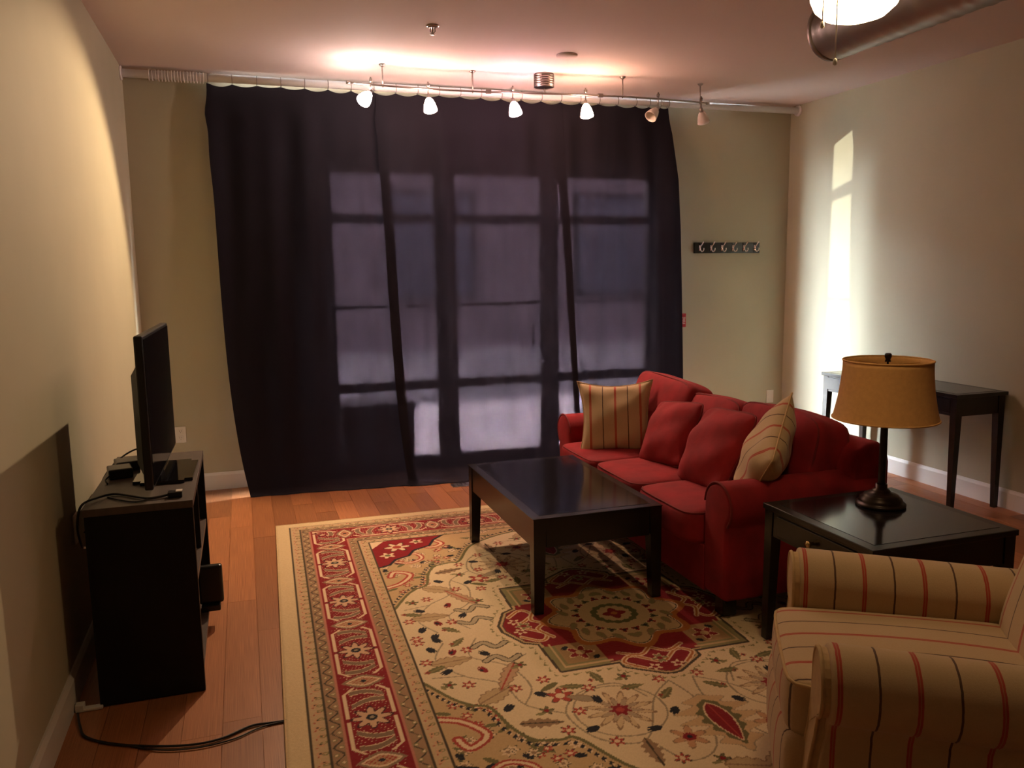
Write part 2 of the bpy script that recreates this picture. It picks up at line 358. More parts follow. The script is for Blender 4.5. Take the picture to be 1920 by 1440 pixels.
bm = bmesh.new(); lathe(bm, [(0.0, 0), (0.03, 0), (0.03, 0.02), (0.018, 0.03), (0.018, 0.06), (0.0, 0.06)], 16)
mesh_obj('lock', bm, 'chrome', d1, True, loc=(0.36, -0.025, 0.80), rot=(R(90), 0, 0))

# the street outside
struct(box('sidewalk', -8, 14, T, 3.2, -0.22, -0.02, 'concrete'))
struct(box('street', -14, 20, 3.2, 10.5, -0.30, -0.12, 'asphalt'))
far = thing('brick_building', 'dim brick building across the street, seen faintly through the dark curtain', 'building', (2.5, 11.0, 0))
box('facade', -14, 14, 0, 0.6, -0.3, 5.0, 'brick', far); box('cornice', -14.2, 14.2, -0.25, 0.7, 4.8, 5.2, 'concrete', far)
for k in range(6):
    f = box('window', -11.5+k*4.2, -9.6+k*4.2, -0.04, 0.05, 0.9, 3.2, 'frame', far); box('pane', -11.4+k*4.2, -9.7+k*4.2, -0.06, -0.04, 1.0, 3.1, 'darkglass', f)

# ------------------------------------------------------------------ curtain pole, rings and cloth
POLE_Y, POLE_Z, POLE_R = -0.10, 2.852, 0.027
rod = thing('curtain_rod', 'long white tubular curtain rod running wall to wall under the ceiling', 'curtain rod', (0, POLE_Y, POLE_Z))
bm = bmesh.new(); tube(bm, [(0.012, 0, 0), (W-0.012, 0, 0)], POLE_R, 20); mesh_obj('tube', bm, 'pipe', rod, True)
for x, s in ((0.0, 1), (W, -1)):
    bm = bmesh.new(); tube(bm, [(x+0.001*s, 0, 0), (x+0.012*s, 0, 0)], 0.045, 20); mesh_obj('end_socket', bm, 'pipe', rod, True)
def torus_mesh(name, R_, r_, nu=20, nv=6):
    bm = bmesh.new(); tube(bm, [(0, R_*math.cos(2*math.pi*i/nu), R_*math.sin(2*math.pi*i/nu)) for i in range(nu)], r_, nv, closed=True)
    me = bpy.data.meshes.new(name); bmesh.ops.recalc_face_normals(bm, faces=bm.faces[:]); bm.to_mesh(me); bm.free()
    for p in me.polygons: p.use_smooth = True
    return me
rm = torus_mesh('curtain_ring', 0.0315, 0.0026); rm.materials.append(M['ring'])
rm2 = torus_mesh('curtain_ring', 0.0325, 0.0040); rm2.materials.append(M['ringw'])
RINGS = [0.535]+[0.69+0.159*k for k in range(20)]+[3.83, 3.93, 4.0]
for x in RINGS:
    o = bpy.data.objects.new('curtain_ring', rm); COL.objects.link(o); o.location = (x, POLE_Y, POLE_Z-0.003)
    tag(o, 'thin grey ring holding the dark curtain on the white rod', 'curtain ring', 'rings carrying the curtain')
for k in range(18):
    o = bpy.data.objects.new('curtain_ring', rm2); COL.objects.link(o); o.location = (0.175+k*0.0195, POLE_Y, POLE_Z-0.004); o.rotation_euler = (0, 0, R(random.uniform(-6, 6)))
    tag(o, 'spare pale ring bunched at the left end of the rod', 'curtain ring', 'spare rings at the left end of the rod')

def sag(x):
    for a, b_ in zip(RINGS, RINGS[1:]):
        if a <= x <= b_:
            t = (x-a)/(b_-a); w_ = (b_-a); d = (0.010+0.012*abs(math.sin(a*37.0)))*(w_/0.159)
            return 4*t*(1-t)*d
    return 0.0
def base_y(x, z):
    """how far the cloth stands off the wall"""
    k = max(0.0, (2.8-z)/2.8)
    mid = math.exp(-((x-2.3)/1.1)**2)
    right = max(0.0, min(1.0, (x-3.5)/0.5))
    return -(0.10+(0.17+0.14*mid)*k**1.6+right*0.11*min(1, k*5)*(1-0.4*k))
def edge_l(z):
    k = (2.8-z)/2.8
    return 0.525-0.02*math.exp(-((z-2.62)/0.09)**2)-0.012*math.exp(-((z-2.35)/0.2)**2)+0.015*max(0, k)+0.11*max(0, k)**5
def edge_r(z):
    k = (2.8-z)/2.8
    return 4.005+0.030*min(1, k*3)+0.020*k+0.022*math.sin(k*3.1)
def curtain_panel(u0, u1, off, folds, seed, label, lean=(0, 0)):
    """u in 0..1 across the whole curtain; folds = [(u_top, u_bottom, half width)] tucked into three layers"""
    rnd = random.Random(seed); NU = 150; NV = 70; bm = bmesh.new(); grid = []
    L = 2.812+0.045
    for j in range(NV+1):
        s = L*j/NV; row = []
        z = 2.818-s
        puddle = 0.0
        if z < 0.004: puddle = 0.004-z; z = 0.004+0.002*math.sin(puddle*90)
        k = min(1, s/2.8)
        us = []
        for i in range(NU+1):
            t = i/NU; a = u0+lean[0]*k if u0 > 0 else u0; b_ = u1+lean[1]*k if u1 < 1 else u1
            u = a+(b_-a)*t; us.append(u)
        for i, u in enumerate(us):
            x = edge_l(z)+(edge_r(z)-edge_l(z))*u; dx = 0; dy = off
            for ut, ub, hw in folds:
                uc = ut+(ub-ut)*k; q = (u-uc)/0.018
                g = math.exp(-q*q)
                dx -= hw*math.tanh(q*1.2)*g*2.0*min(1, k*6); dy -= 0.014*math.exp(-(q*0.7)**2)*min(1, k*6)
            xx = x+dx
            amp = 0.008+0.017*math.sin(math.pi*min(1, k*1.05))**0.7
            yy = base_y(xx, z)+dy+amp*(math.sin(2*math.pi*xx/0.318+0.6*math.sin(3*k+seed))*0.6+0.5*math.sin(2*math.pi*xx/0.21+seed*1.7+1.2*k))-puddle*0.9
            if z > 2.62: yy = yy*(1-(z-2.62)/0.19)+(POLE_Y+off*0.3)*((z-2.62)/0.19) if z < 2.81 else POLE_Y
            yy = min(yy, -0.035)
            zz = z
            if s < 0.35: zz -= sag(xx)*(1-s/0.35)
            row.append(bm.verts.new((xx, yy, zz)))
        grid.append(row)
    for j in range(NV):
        for i in range(NU): bm.faces.new((grid[j][i], grid[j][i+1], grid[j+1][i+1], grid[j+1][i]))
    o = mesh_obj('curtain', bm, 'curtain', None, True)
    return tag(o, label, 'curtain', 'dark curtain panels on the white rod')
curtain_panel(0.0, 0.345, 0.0, [(0.20, 0.215, 0.012)], 1, 'left black curtain panel beside the television, covering mostly wall')
curtain_panel(0.325, 0.735, -0.018, [(0.60, 0.615, 0.014)], 2, 'middle sheer dark purple curtain panel in front of the glazed door')
curtain_panel(0.715, 1.0, 0.0, [(0.85, 0.765, 0.022), (0.955, 0.945, 0.016)], 3, 'right dark curtain panel ending beside the coat hooks', lean=(0.01, 0))

# dark carton standing just outside the left side window
bxr = thing('storage_box', 'dark square box silhouetted behind the curtain at the bottom of the glazing', 'box', (1.64, 0.42, -0.02))
box('body', -0.29, 0.29, -0.20, 0.20, 0.0, 0.49, 'foam', bxr, 0.006); box('lid', -0.30, 0.30, -0.21, 0.21, 0.47, 0.53, 'foam', bxr, 0.006)

# ------------------------------------------------------------------ track lighting
RAILZ = 2.765
def rail_y(x): return -0.60+0.055*math.sin((x-1.4)*2.4)
trk = thing('track_light_rail', 'curved metal monorail with round canopy hanging below the ceiling', 'track light', (2.76, -0.58, H))
def tl(p): return (p[0]-2.76, p[1]+0.58, p[2]-H)
bm = bmesh.new(); tube(bm, [tl((1.40+2.66*i/60, rail_y(1.40+2.66*i/60), RAILZ)) for i in range(61)], 0.0065, 8); mesh_obj('rail', bm, 'chrome', trk, True)
for x in (1.40, 4.06):
    bm = bmesh.new(); tube(bm, [tl((x-0.012, rail_y(x), RAILZ)), tl((x+0.012, rail_y(x), RAILZ))], 0.010, 10); mesh_obj('end_cap', bm, 'chrome', trk, True)
for x in (1.63, 2.25, 3.33, 3.99):
    y = rail_y(x)
    bm = bmesh.new(); tube(bm, [tl((x, y, H-0.012)), tl((x, y, RAILZ-0.012))], 0.0045, 8); lathe(bm, [(0.0, 0), (0.020, 0), (0.022, -0.004), (0.010, -0.016), (0.0, -0.016)], 16, tl((x, y, H)), cap=False)
    mesh_obj('standoff', bm, 'chrome', trk, True)
for x in (2.36, 3.16):
    bm = bmesh.new(); v = bx(bm, -0.018, 0.018, -0.008, 0.008, -0.012, 0.012); mesh_obj('connector', bm, 'chrome', trk, loc=tl((x, rail_y(x), RAILZ)))
bm = bmesh.new(); prof = [(0.0, 0.0), (0.070, 0.0)]
for k in range(5): z = -0.006-k*0.015; prof += [(0.071, z), (0.071, z-0.010), (0.067, z-0.012), (0.067, z-0.014)]
prof += [(0.071, -0.085), (0.066, -0.09), (0.0, -0.09)]
lathe(bm, prof, 40); mesh_obj('canopy', bm, 'chrome', trk, True)
bm = bmesh.new(); tube(bm, [(0, 0, -0.09), tl((2.76, rail_y(2.76), RAILZ))], 0.006, 8); mesh_obj('stem', bm, 'chrome', trk, True)

def track_head(x, aim, label, shade_col, e, spot=None, spot_col=(1, 0.8, 0.6), size=95, droop=0.045, blend=0.85):
    y = rail_y(x); root = thing('track_spotlight', label, 'spotlight', (x, y, RAILZ), group='spotlights on the curved rail')
    bm = bmesh.new(); tube(bm, [(0, 0, 0.045), (0, 0, -droop)], 0.0055, 8); bx(bm, -0.009, 0.009, -0.009, 0.009, 0.012, 0.034); mesh_obj('stem', bm, 'chrome', root, True)
    q = Vector(aim).normalized().to_track_quat('-Z', 'Y').to_euler()
    bm = bmesh.new(); lathe(bm, [(0.0, 0.006), (0.012, 0.006), (0.013, -0.016), (0.016, -0.026)], 20, cap=False); mesh_obj('socket', bm, 'chrome', root, True, loc=(0, 0, -droop), rot=q)
    bm = bmesh.new(); lathe(bm, [(0.016, -0.022), (0.026, -0.036), (0.036, -0.060), (0.043, -0.090), (0.046, -0.108), (0.0435, -0.108), (0.040, -0.088), (0.033, -0.060), (0.024, -0.040), (0.014, -0.030)], 28, cap=False)
    ms = shade_mat('frosted_glass_lit' if e else 'frosted_glass_unlit', shade_col, e)
    mesh_obj('glass_shade', bm, ms, root, True, loc=(0, 0, -droop), rot=q)
    if e:
        bm = bmesh.new(); bmesh.ops.create_uvsphere(bm, u_segments=14, v_segments=8, radius=0.012); mesh_obj('bulb', bm, shade_mat('halogen_bulb', spot_col, 120), root, True, loc=Vector((0, 0, -droop))+Vector(aim).normalized()*0.06)
    if spot:
        L = bpy.data.lights.new('spot_beam', 'SPOT'); L.energy = spot; L.color = spot_col; L.spot_size = R(size); L.spot_blend = blend; L.shadow_soft_size = 0.012
        lo = bpy.data.objects.new('spot_beam', L); COL.objects.link(lo); lo.parent = root; lo.location = Vector((0, 0, -droop))+Vector(aim).normalized()*0.10; lo.rotation_euler = q
PK = (1.0, 0.60, 0.46)
track_head(1.55, (-1.0, -0.9, -1.2), 'lit spotlight glaring brightest, nearest the left end of the rail', (1, 0.76, 0.66), SHADE_E[0], SPOT_W[0], (1.0, 0.69, 0.41), 92, blend=0.35)
track_head(1.94, (0.05, -0.35, -1.0), 'lit spotlight second from the left end of the rail, beside the brightest one', PK, SHADE_E[1], SPOT_W[1], (1.0, 0.62, 0.38), 92)
track_head(2.53, (0.1, -0.30, -1.0), 'lit pinkish spotlight just left of the round canopy', (1.0, 0.55, 0.58), SHADE_E[2], SPOT_W[2], (1.0, 0.62, 0.42), 92)
track_head(3.05, (0.0, -0.25, -1.0), 'lit orange spotlight just right of the round canopy', (1.0, 0.55, 0.36), SHADE_E[3], SPOT_W[3], (1.0, 0.62, 0.40), 92)
track_head(3.62, (-0.75, -0.25, -0.75), 'unlit spotlight tilted sideways in front of the curtain edge', (0, 0, 0), 0, droop=0.06)
track_head(4.00, (0.45, 0.35, -0.85), 'unlit spotlight at the right end of the rail before the green wall', (0, 0, 0), 0)

# ------------------------------------------------------------------ ceiling fixtures
spk = thing('sprinkler_head', 'small chrome fire sprinkler head hanging from the ceiling', 'sprinkler', (1.76, -1.493, H))
bm = bmesh.new(); lathe(bm, [(0.0, 0), (0.036, 0), (0.036, -0.006), (0.022, -0.012), (0.0, -0.012)], 24, cap=False); mesh_obj('escutcheon', bm, 'chrome', spk, True)
bm = bmesh.new(); tube(bm, [(-0.012, 0, -0.012), (-0.014, 0, -0.03), (0, 0, -0.045), (0.014, 0, -0.03), (0.012, 0, -0.012)], 0.003, 6); tube(bm, [(0, 0, -0.012), (0, 0, -0.045)], 0.004, 6); mesh_obj('frame_arms', bm, 'chrome', spk, True)
bm = bmesh.new(); lathe(bm, [(0.0, -0.045), (0.016, -0.045), (0.016, -0.048), (0.0, -0.048)], 16, cap=False); mesh_obj('deflector', bm, 'chrome', spk, True)
bm = bmesh.new(); lathe(bm, [(0.0, 0), (0.068, 0), (0.068, -0.008), (0.060, -0.014), (0.0, -0.015)], 36, cap=False)
tag(mesh_obj('ceiling_disc', bm, 'ceiling', None, True, loc=(2.719, -1.107, H)), 'flat round cover plate on the ceiling above the curtain', 'cover plate')

# spiral duct
DX, DZ, DR = 3.475, 2.685, 0.135
dct = thing('spiral_duct', 'round grey spiral duct hung below the ceiling on the right', 'duct', (DX, -2.66, DZ))
bm = bmesh.new(); prev = None; seg = 260; Ld = 4.6; nn = 40
for k in range(seg+1):
    yk = -Ld*k/seg; ring = []
    for i in range(nn):
        a = 2*math.pi*i/nn; ph = ((yk/0.075)+i/nn) % 1.0
        rr_ = DR+(0.0035 if ph < 0.16 else 0.0)
        ring.append(bm.verts.new((rr_*math.cos(a), yk, rr_*math.sin(a))))
    if prev: bridge(bm, prev, ring)
    prev = ring
mesh_obj('spiral_tube', bm, 'duct', dct, True)
bm = bmesh.new(); lathe(bm, [(0.0, 0.0), (DR-0.004, 0.0), (DR+0.004, -0.004), (DR+0.004, -0.03), (DR, -0.03)], 40, cap=False); mesh_obj('end_cap', bm, 'duct', dct, True, loc=(0, 0.004, 0), rot=(R(-90), 0, 0))
for yy in (-1.2, -3.2):
    bm = bmesh.new(); tube(bm, [(0, yy, DR), (0, yy, H-DZ)], 0.004, 6); mesh_obj('hanger_rod', bm, 'chrome', dct)

# ceiling fan with glowing bowl (blades and motor are above the frame)
FX, FY, FZ = 2.42, -4.07, 2.315
fan = thing('ceiling_fan', 'ceiling fan with a glowing white bowl light and pull chains', 'ceiling fan', (FX, FY, H))
z0 = FZ-H
bm = bmesh.new(); lathe(bm, [(0.0, z0-0.050), (0.045, z0-0.047), (0.085, z0-0.035), (0.113, z0-0.010), (0.126, z0+0.02), (0.126, z0+0.045)], 40, cap=False)
mesh_obj('light_bowl', bm, shade_mat('glowing_bowl_glass', (1.0, 0.69, 0.36), FAN_E), fan, True)
bm = bmesh.new(); lathe(bm, [(0.132, z0+0.04), (0.134, z0+0.06), (0.10, z0+0.085), (0.10, z0+0.20), (0.12, z0+0.22), (0.12, z0+0.30), (0.04, z0+0.34), (0.0, z0+0.34)], 36, cap=False); mesh_obj('motor_housing', bm, 'bronze', fan, True)
bm = bmesh.new(); tube(bm, [(0, 0, z0+0.33), (0, 0, -0.05)], 0.014, 12); lathe(bm, [(0.0, -0.001), (0.07, -0.001), (0.065, -0.045), (0.02, -0.07), (0.0, -0.07)], 28, cap=False); mesh_obj('downrod', bm, 'bronze', fan, True)
for k in range(5):
    a = R(18+72*k)
    bm = bmesh.new(); v = bx(bm, 0.16, 0.62, -0.065, 0.065, -0.004, 0.004); bx(bm, 0.10, 0.20, -0.02, 0.02, -0.008, -0.003)
    mesh_obj('blade', bm, 'bronze', fan, loc=(0, 0, z0+0.25), rot=(R(8), 0, a))
vdir = Vector((FX-CAM.x, FY-CAM.y, 0)).normalized(); sdir = Vector((vdir.y, -vdir.x, 0))
for ds, df_, ln, nm in ((-0.047, -0.128, 0.185, 'pull_chain'), (-0.085, -0.105, 0.075, 'pull_chain')):
    q = sdir*ds+vdir*df_; top = z0+0.01
    bm = bmesh.new(); tube(bm, [(q.x, q.y, top), (q.x, q.y, top-ln)], 0.0022, 6); lathe(bm, [(0.0, 0.0), (0.005, -0.004), (0.006, -0.018), (0.0, -0.022)], 10, (q.x, q.y, top-ln), cap=False)
    mesh_obj(nm, bm, 'plastic_white', fan, True)

# ------------------------------------------------------------------ things on the walls
def outlet(label, loc, rot, sockets=True, wd=0.072, ht=0.116):
    r = thing('outlet_plate', label, 'outlet', loc, rot)
    box('cover_plate', -wd/2, wd/2, -0.006, -0.0005, -ht/2, ht/2, 'plastic_white', r, 0.002)
    for z in (0.024, -0.024):
        f = box('receptacle', -0.017, 0.017, -0.0075, -0.006, z-0.015, z+0.015, 'plastic_white', r, 0.001, 1)
        if sockets:
            for x in (-0.006, 0.006): box('slot', x-0.0012, x+0.0012, -0.0082, -0.0075, z-0.002, z+0.008, 'slot', f)
            box('slot', -0.002, 0.002, -0.0082, -0.0075, z-0.010, z-0.006, 'slot', f)
outlet('white double outlet low on the back wall between television and curtain', (0.203, 0, 0.421), (0, 0, 0))
outlet('white outlet plate low on the green wall behind the red sofa', (5.121, 0, 0.394), (0, 0, 0), False)
outlet('white outlet plate on the left wall hidden behind the television stand', (0, -2.665, 0.575), (0, 0, R(90)))
al = thing('fire_alarm_pull', 'red fire alarm pull box with white lettering peeking past the curtain edge', 'fire alarm', (4.196, 0, 1.105))
box('back_plate', -0.05, 0.05, -0.02, 0.0, -0.058, 0.058, 'redplate', al, 0.004); box('front_cover', -0.044, 0.036, -0.032, -0.02, -0.052, 0.052, 'redplate', al, 0.004)
text_part('lettering', 'FIRE', 0.034, al, 'plastic_white', (0.024, -0.0325, 0), (R(90), R(-90), 0))

hk = thing('coat_rack', 'dark wooden board with six curved chrome coat hooks on the green wall', 'coat rack', (4.636, 0, 1.711))
box('board', -0.322, 0.322, -0.018, 0.0, -0.045, 0.045, 'espresso', hk, 0.004)
for k in range(6):
    x = -0.267+k*0.108
    bm = bmesh.new()
    tube(bm, smooth_path([(x, -0.018, 0.0), (x, -0.026, 0.012), (x+0.006, -0.040, 0.030), (x+0.012, -0.055, 0.052)], 5), [0.005]*15+[0.007], 8)
    tube(bm, smooth_path([(x, -0.020, 0.006), (x, -0.026, -0.016), (x+0.004, -0.040, -0.030), (x+0.012, -0.054, -0.020), (x+0.013, -0.056, -0.002)], 5), 0.005, 8)
    bx(bm, x-0.009, x+0.009, -0.0205, -0.018, -0.022, 0.022)
    mesh_obj('hook', bm, 'hook', hk, True)

# ------------------------------------------------------------------ tables
def taper_leg(name, x, y, sx, sy, zt, parent, w0=0.055, w1=0.038):
    """square leg, outer faces straight, inner faces tapering to the foot"""
    bm = bmesh.new(); vs = bx(bm, 0, 1, 0, 1, 0, 1)
    for v in vs:
        wd = w0 if v.co.z > 0.5 else w1
        v.co = (x-sx*v.co.x*wd, y-sy*v.co.y*wd, 0.002 if v.co.z < 0.5 else zt)
    return mesh_obj(name, bm, 'espresso', parent)
def table(name, label, cat, x0, x1, y0, y1, h, apron, topt=0.022, drawers=(), over=0.0, lw=(0.055, 0.038), knob='brass'):
    cx, cy = (x0+x1)/2, (y0+y1)/2; a, b_ = (x1-x0)/2, (y1-y0)/2
    t = thing(name, label, cat, (cx, cy, 0.0))
    tp = box('top', -a, a, -b_, b_, h-topt, h-0.001, 'espresso', t, 0.003); box('inset_panel', -a+0.045, a-0.045, -b_+0.045, b_-0.045, h-0.002, h, 'espresso_top', tp)
    ia, ib = a-over-0.004, b_-over-0.004
    for sx in (-1, 1):
        for sy in (-1, 1): taper_leg('leg', sx*ia, sy*ib, sx, sy, h-topt, t, *lw)
    z0, z1 = h-topt-apron, h-topt; k = lw[0]
    box('apron', -ia+k, ia-k, -ib+0.004, -ib+0.024, z0, z1, 'espresso', t); box('apron', -ia+k, ia-k, ib-0.024, ib-0.004, z0, z1, 'espresso', t)
    box('apron', -ia+0.004, -ia+0.024, -ib+k, ib-k, z0, z1, 'espresso', t); box('apron', ia-0.024, ia-0.004, -ib+k, ib-k, z0, z1, 'espresso', t)
    for ya, yb in drawers:
        d = box('drawer_front', -ia-0.004, -ia+0.004, ya, yb, z0+0.014, z1-0.012, 'espresso', t, 0.002)
        bm = bmesh.new(); lathe(bm, [(0.0, 0.032), (0.011, 0.030), (0.015, 0.021), (0.010, 0.012), (0.006, 0.008), (0.008, 0.0), (0.0, 0.0)], 16, cap=False)
        mesh_obj('knob', bm, knob, d, True, loc=(-ia-0.004, (ya+yb)/2, (z0+z1)/2), rot=(0, R(-90), 0))
    return t
RUGZ = 0.012
ct = table('coffee_table', 'black rectangular coffee table with tapered legs standing on the rug', 'coffee table', 1.838, 2.482, -2.858, -1.755, 0.462-RUGZ, 0.135, topt=0.006, lw=(0.062, 0.045)); ct.location.z = RUGZ
et = table('end_table', 'square black end table with brass-knobbed drawer beside the red sofa', 'end table', 2.662, 3.32, -3.99, -3.368, 0.596-RUGZ, 0.105, topt=0.024, drawers=((-0.22, 0.22),), over=0.003, lw=(0.05, 0.034)); et.location.z = RUGZ
cn = table('console_table', 'dark narrow console table with two drawers against the right wall', 'console table', 4.80, 5.215, -2.31, -1.068, 0.757, 0.115, topt=0.024, drawers=((-0.56, -0.02), (0.02, 0.56)), over=0.008, lw=(0.05, 0.03), knob='chrome')

# table lamp
lp = thing('table_lamp', 'bronze table lamp with an unlit tan drum shade on the end table', 'table lamp', (3.075, -3.57, 0.597))
bm = bmesh.new(); lathe(bm, [(0.0, 0.0), (0.092, 0.0), (0.095, 0.004), (0.095, 0.010), (0.091, 0.014), (0.084, 0.015), (0.0835, 0.020), (0.080, 0.030), (0.070, 0.037), (0.0695, 0.040), (0.066, 0.044), (0.055, 0.050), (0.036, 0.055), (0.0355, 0.060), (0.030, 0.066), (0.023, 0.070), (0.0225, 0.088), (0.0, 0.088)], 40, cap=False); mesh_obj('base', bm, 'bronze', lp, True)
bm = bmesh.new(); lathe(bm, [(0.0, 0.085), (0.020, 0.085), (0.014, 0.096), (0.015, 0.20), (0.014, 0.31), (0.013, 0.325), (0.018, 0.332), (0.018, 0.345), (0.013, 0.352), (0.016, 0.365), (0.016, 0.40), (0.0, 0.40)], 24, cap=False); mesh_obj('column', bm, 'bronze', lp, True)
bm = bmesh.new(); tube(bm, [(0.018, 0, 0.372), (0.045, 0, 0.372)], 0.003, 6); tube(bm, [(0, 0, 0.40), (0, 0, 0.585)], 0.004, 6); mesh_obj('harp_and_switch', bm, 'bronze', lp, True)
bm = bmesh.new(); so = []; N_ = 10
for i in range(N_+1):
    t = i/N_; z = 0.355+0.235*t; r = 0.197-0.032*(1-(1-t)**1.9)
    so.append((r, z))
lathe(bm, so+[(r-0.003, z) for r, z in reversed(so)], 56, cap=False); sh = mesh_obj('lamp_shade', bm, 'lampshade', lp, True)
for r, z in ((0.197, 0.356), (0.165, 0.588)):
    bm = bmesh.new(); tube(bm, [(r*math.cos(2*math.pi*i/56), r*math.sin(2*math.pi*i/56), z) for i in range(56)], 0.0035, 6, closed=True); mesh_obj('rim_trim', bm, 'lampshade', sh, True)
bm = bmesh.new(); tube(bm, [(-0.160, 0, 0.570), (0.160, 0, 0.570)], 0.0012, 6); tube(bm, [(0, -0.160, 0.570), (0, 0.160, 0.570)], 0.0012, 6); mesh_obj('spider_wire', bm, 'brass', sh)
bm = bmesh.new(); lathe(bm, [(0.0, 0.583), (0.012, 0.583), (0.009, 0.592), (0.013, 0.602), (0.013, 0.612), (0.009, 0.616), (0.0, 0.616)], 16, cap=False); mesh_obj('finial', bm, 'bronze', lp, True)

# ------------------------------------------------------------------ red sofa
SX0, SX1, SY0, SY1 = 2.60, 3.47, -3.22, -1.22
sofa = thing('sofa', 'red velvet three-seat sofa with rolled arms facing the coffee table', 'sofa', (3.0, -2.22, 0))
def sl(x, y, z): return (x-3.0, y+2.22, z)
AW = 0.20
def arm_profile(w_, h, r, inner):
    """rolled arm outline; lateral 0 = inner face, w_ = outer face"""
    c = w_/2+0.005
    pts = [(0.012, 0.10), (0.0, 0.30), (0.0, h-r)]+arc(c, h-r, r, 172, -40, 16)
    e = pts[-1]; pts += [(w_-0.018, h-r*1.75), (w_-0.022, 0.30), (w_-0.015, 0.10)]
    return pts
for side in (0, 1):
    pr = arm_profile(AW, 0.622, 0.105, True)
    prof = [((-3.02-2.0*0-a)+2.22 if side == 0 else (-1.42+a)+2.22, z) for a, z in pr]
    o = mesh_obj('arm', extrude_profile(prof, 'x', SX0-3.0, SX1-0.06-3.0, 8), 'red', sofa, True); soft(o, 0.02, 3)
    bm = bmesh.new(); tube(bm, [(SX0-3.0+0.006, p*1.0, z) for p, z in prof[2:-2]], 0.0055, 6); mesh_obj('piping', bm, 'redpipe', o, True)
o = box('base', SX0+0.0-3.0, SX1-0.02-3.0, -3.03+2.22, -1.41+2.22, 0.09, 0.31, 'red', sofa, 0.01)
bm = extrude_profile([(3.22-3.0, 0.10), (3.25-3.0, 0.66), (3.28-3.0, 0.72), (3.34-3.0, 0.752), (3.41-3.0, 0.752), (3.455-3.0, 0.72), (3.47-3.0, 0.66), (3.47-3.0, 0.10)], 'y', -3.20+2.22, -1.24+2.22, 10)
o = mesh_obj('back_frame', bm, 'red', sofa, True); soft(o, 0.03, 4)
ys = [-3.02, -2.487, -1.953, -1.42]
for k in range(3):
    o = mesh_obj('seat_cushion', cushion_bm(0.72, 0.529, 0.165, 9, 12, (0.012, 0, 0.012), 0.0015, k), 'red', sofa, True, loc=sl(2.885, (ys[k]+ys[k+1])/2, 0.385))
    bm = bmesh.new(); tube(bm, piping_path((0.72, 0.529, 0.165), 9, (0.012, 0, 0.012), 0.80), 0.005, 6, closed=True)
    mesh_obj('piping', bm, 'redpipe', o, True)
bc = [(-2.79, 0.63, 0.640, 0.42, 3.20, 12, 0.02), (-2.26, 0.56, 0.63, 0.40, 3.16, 16, -0.03), (-1.74, 0.62, 0.665, 0.44, 3.115, 18, 0.05)]
for k, (yc, wd, zc, hh, xc, lean, rz) in enumerate(bc):
    cs = ((0.22, wd, hh), 6.5, (0.03, 0.0, 0.012))
    o = mesh_obj('back_cushion', cushion_bm(*cs[0], cs[1], 12, cs[2], 0.003, 20+k), 'red', sofa, True, loc=sl(xc, yc, zc), rot=(rz, R(lean), rz))
    bm = bmesh.new()
    for xs in (-1, 1): tube(bm, piping_path(cs[0], cs[1], cs[2], xs*0.78, 0), 0.0055, 6, closed=True)
    mesh_obj('piping', bm, 'redpipe', o, True)
for x in (2.66, 3.40):
    for y in (-3.12, -1.32): box('leg', x-0.035-3.0, x+0.035-3.0, y-0.035+2.22, y+0.035+2.22, RUGZ+0.001, 0.10, 'espresso', sofa, 0.004)

def pillow(label, loc, rot, s, t, mt, seam, seed, pinch=0.10, rc=0.0):
    o = thing('throw_pillow', label, 'pillow', loc, rot, 'throw pillows on the red sofa')
    mesh_obj('cover', pillow_bm(s, t, 28, pinch, 0.005, seed, rc), mt, o, True)
    bm = bmesh.new(); tube(bm, pillow_seam(s, pinch, 20, rc), 0.0042, 6, closed=True); mesh_obj('seam', bm, seam, o, True)
def aim_rot(normal, up, spin=0):
    n = Vector(normal).normalized(); u = (Vector(up)-n*Vector(up).dot(n)).normalized(); x = u.cross(n)
    m_ = Matrix(((x.x, u.x, n.x), (x.y, u.y, n.y), (x.z, u.z, n.z)))
    return (m_ @ Matrix.Rotation(R(spin), 3, 'Z')).to_euler()
pillow('tan striped pillow standing upright against the far sofa arm', (2.79, -1.70, 0.652), aim_rot((-0.42, -0.85, 0.22), (0.1, 0.2, 1), 2), 0.46, 0.17, 'stripe_p', 'tan', 4, 0.17)
pillow('smaller red pillow leaning between the tan far pillow and another red one', (2.92, -2.14, 0.632), aim_rot((-0.88, -0.10, 0.50), (0.42, -0.12, 1), 16), 0.40, 0.18, 'red', 'redpipe', 5, 0.05, 0.10)
pillow('larger red pillow leaning in the middle of the sofa', (2.92, -2.60, 0.640), aim_rot((-0.84, 0.02, 0.50), (0.42, -0.20, 1), 14), 0.45, 0.20, 'red', 'redpipe', 6, 0.04, 0.11)
pillow('tan striped pillow lying slanted over the near sofa arm end', (2.94, -2.985, 0.685), aim_rot((-0.76, 0.50, 0.36), (0.22, -0.95, 0.85), -2), 0.46, 0.20, 'stripe_p', 'tan', 7, 0.06, 0.03)

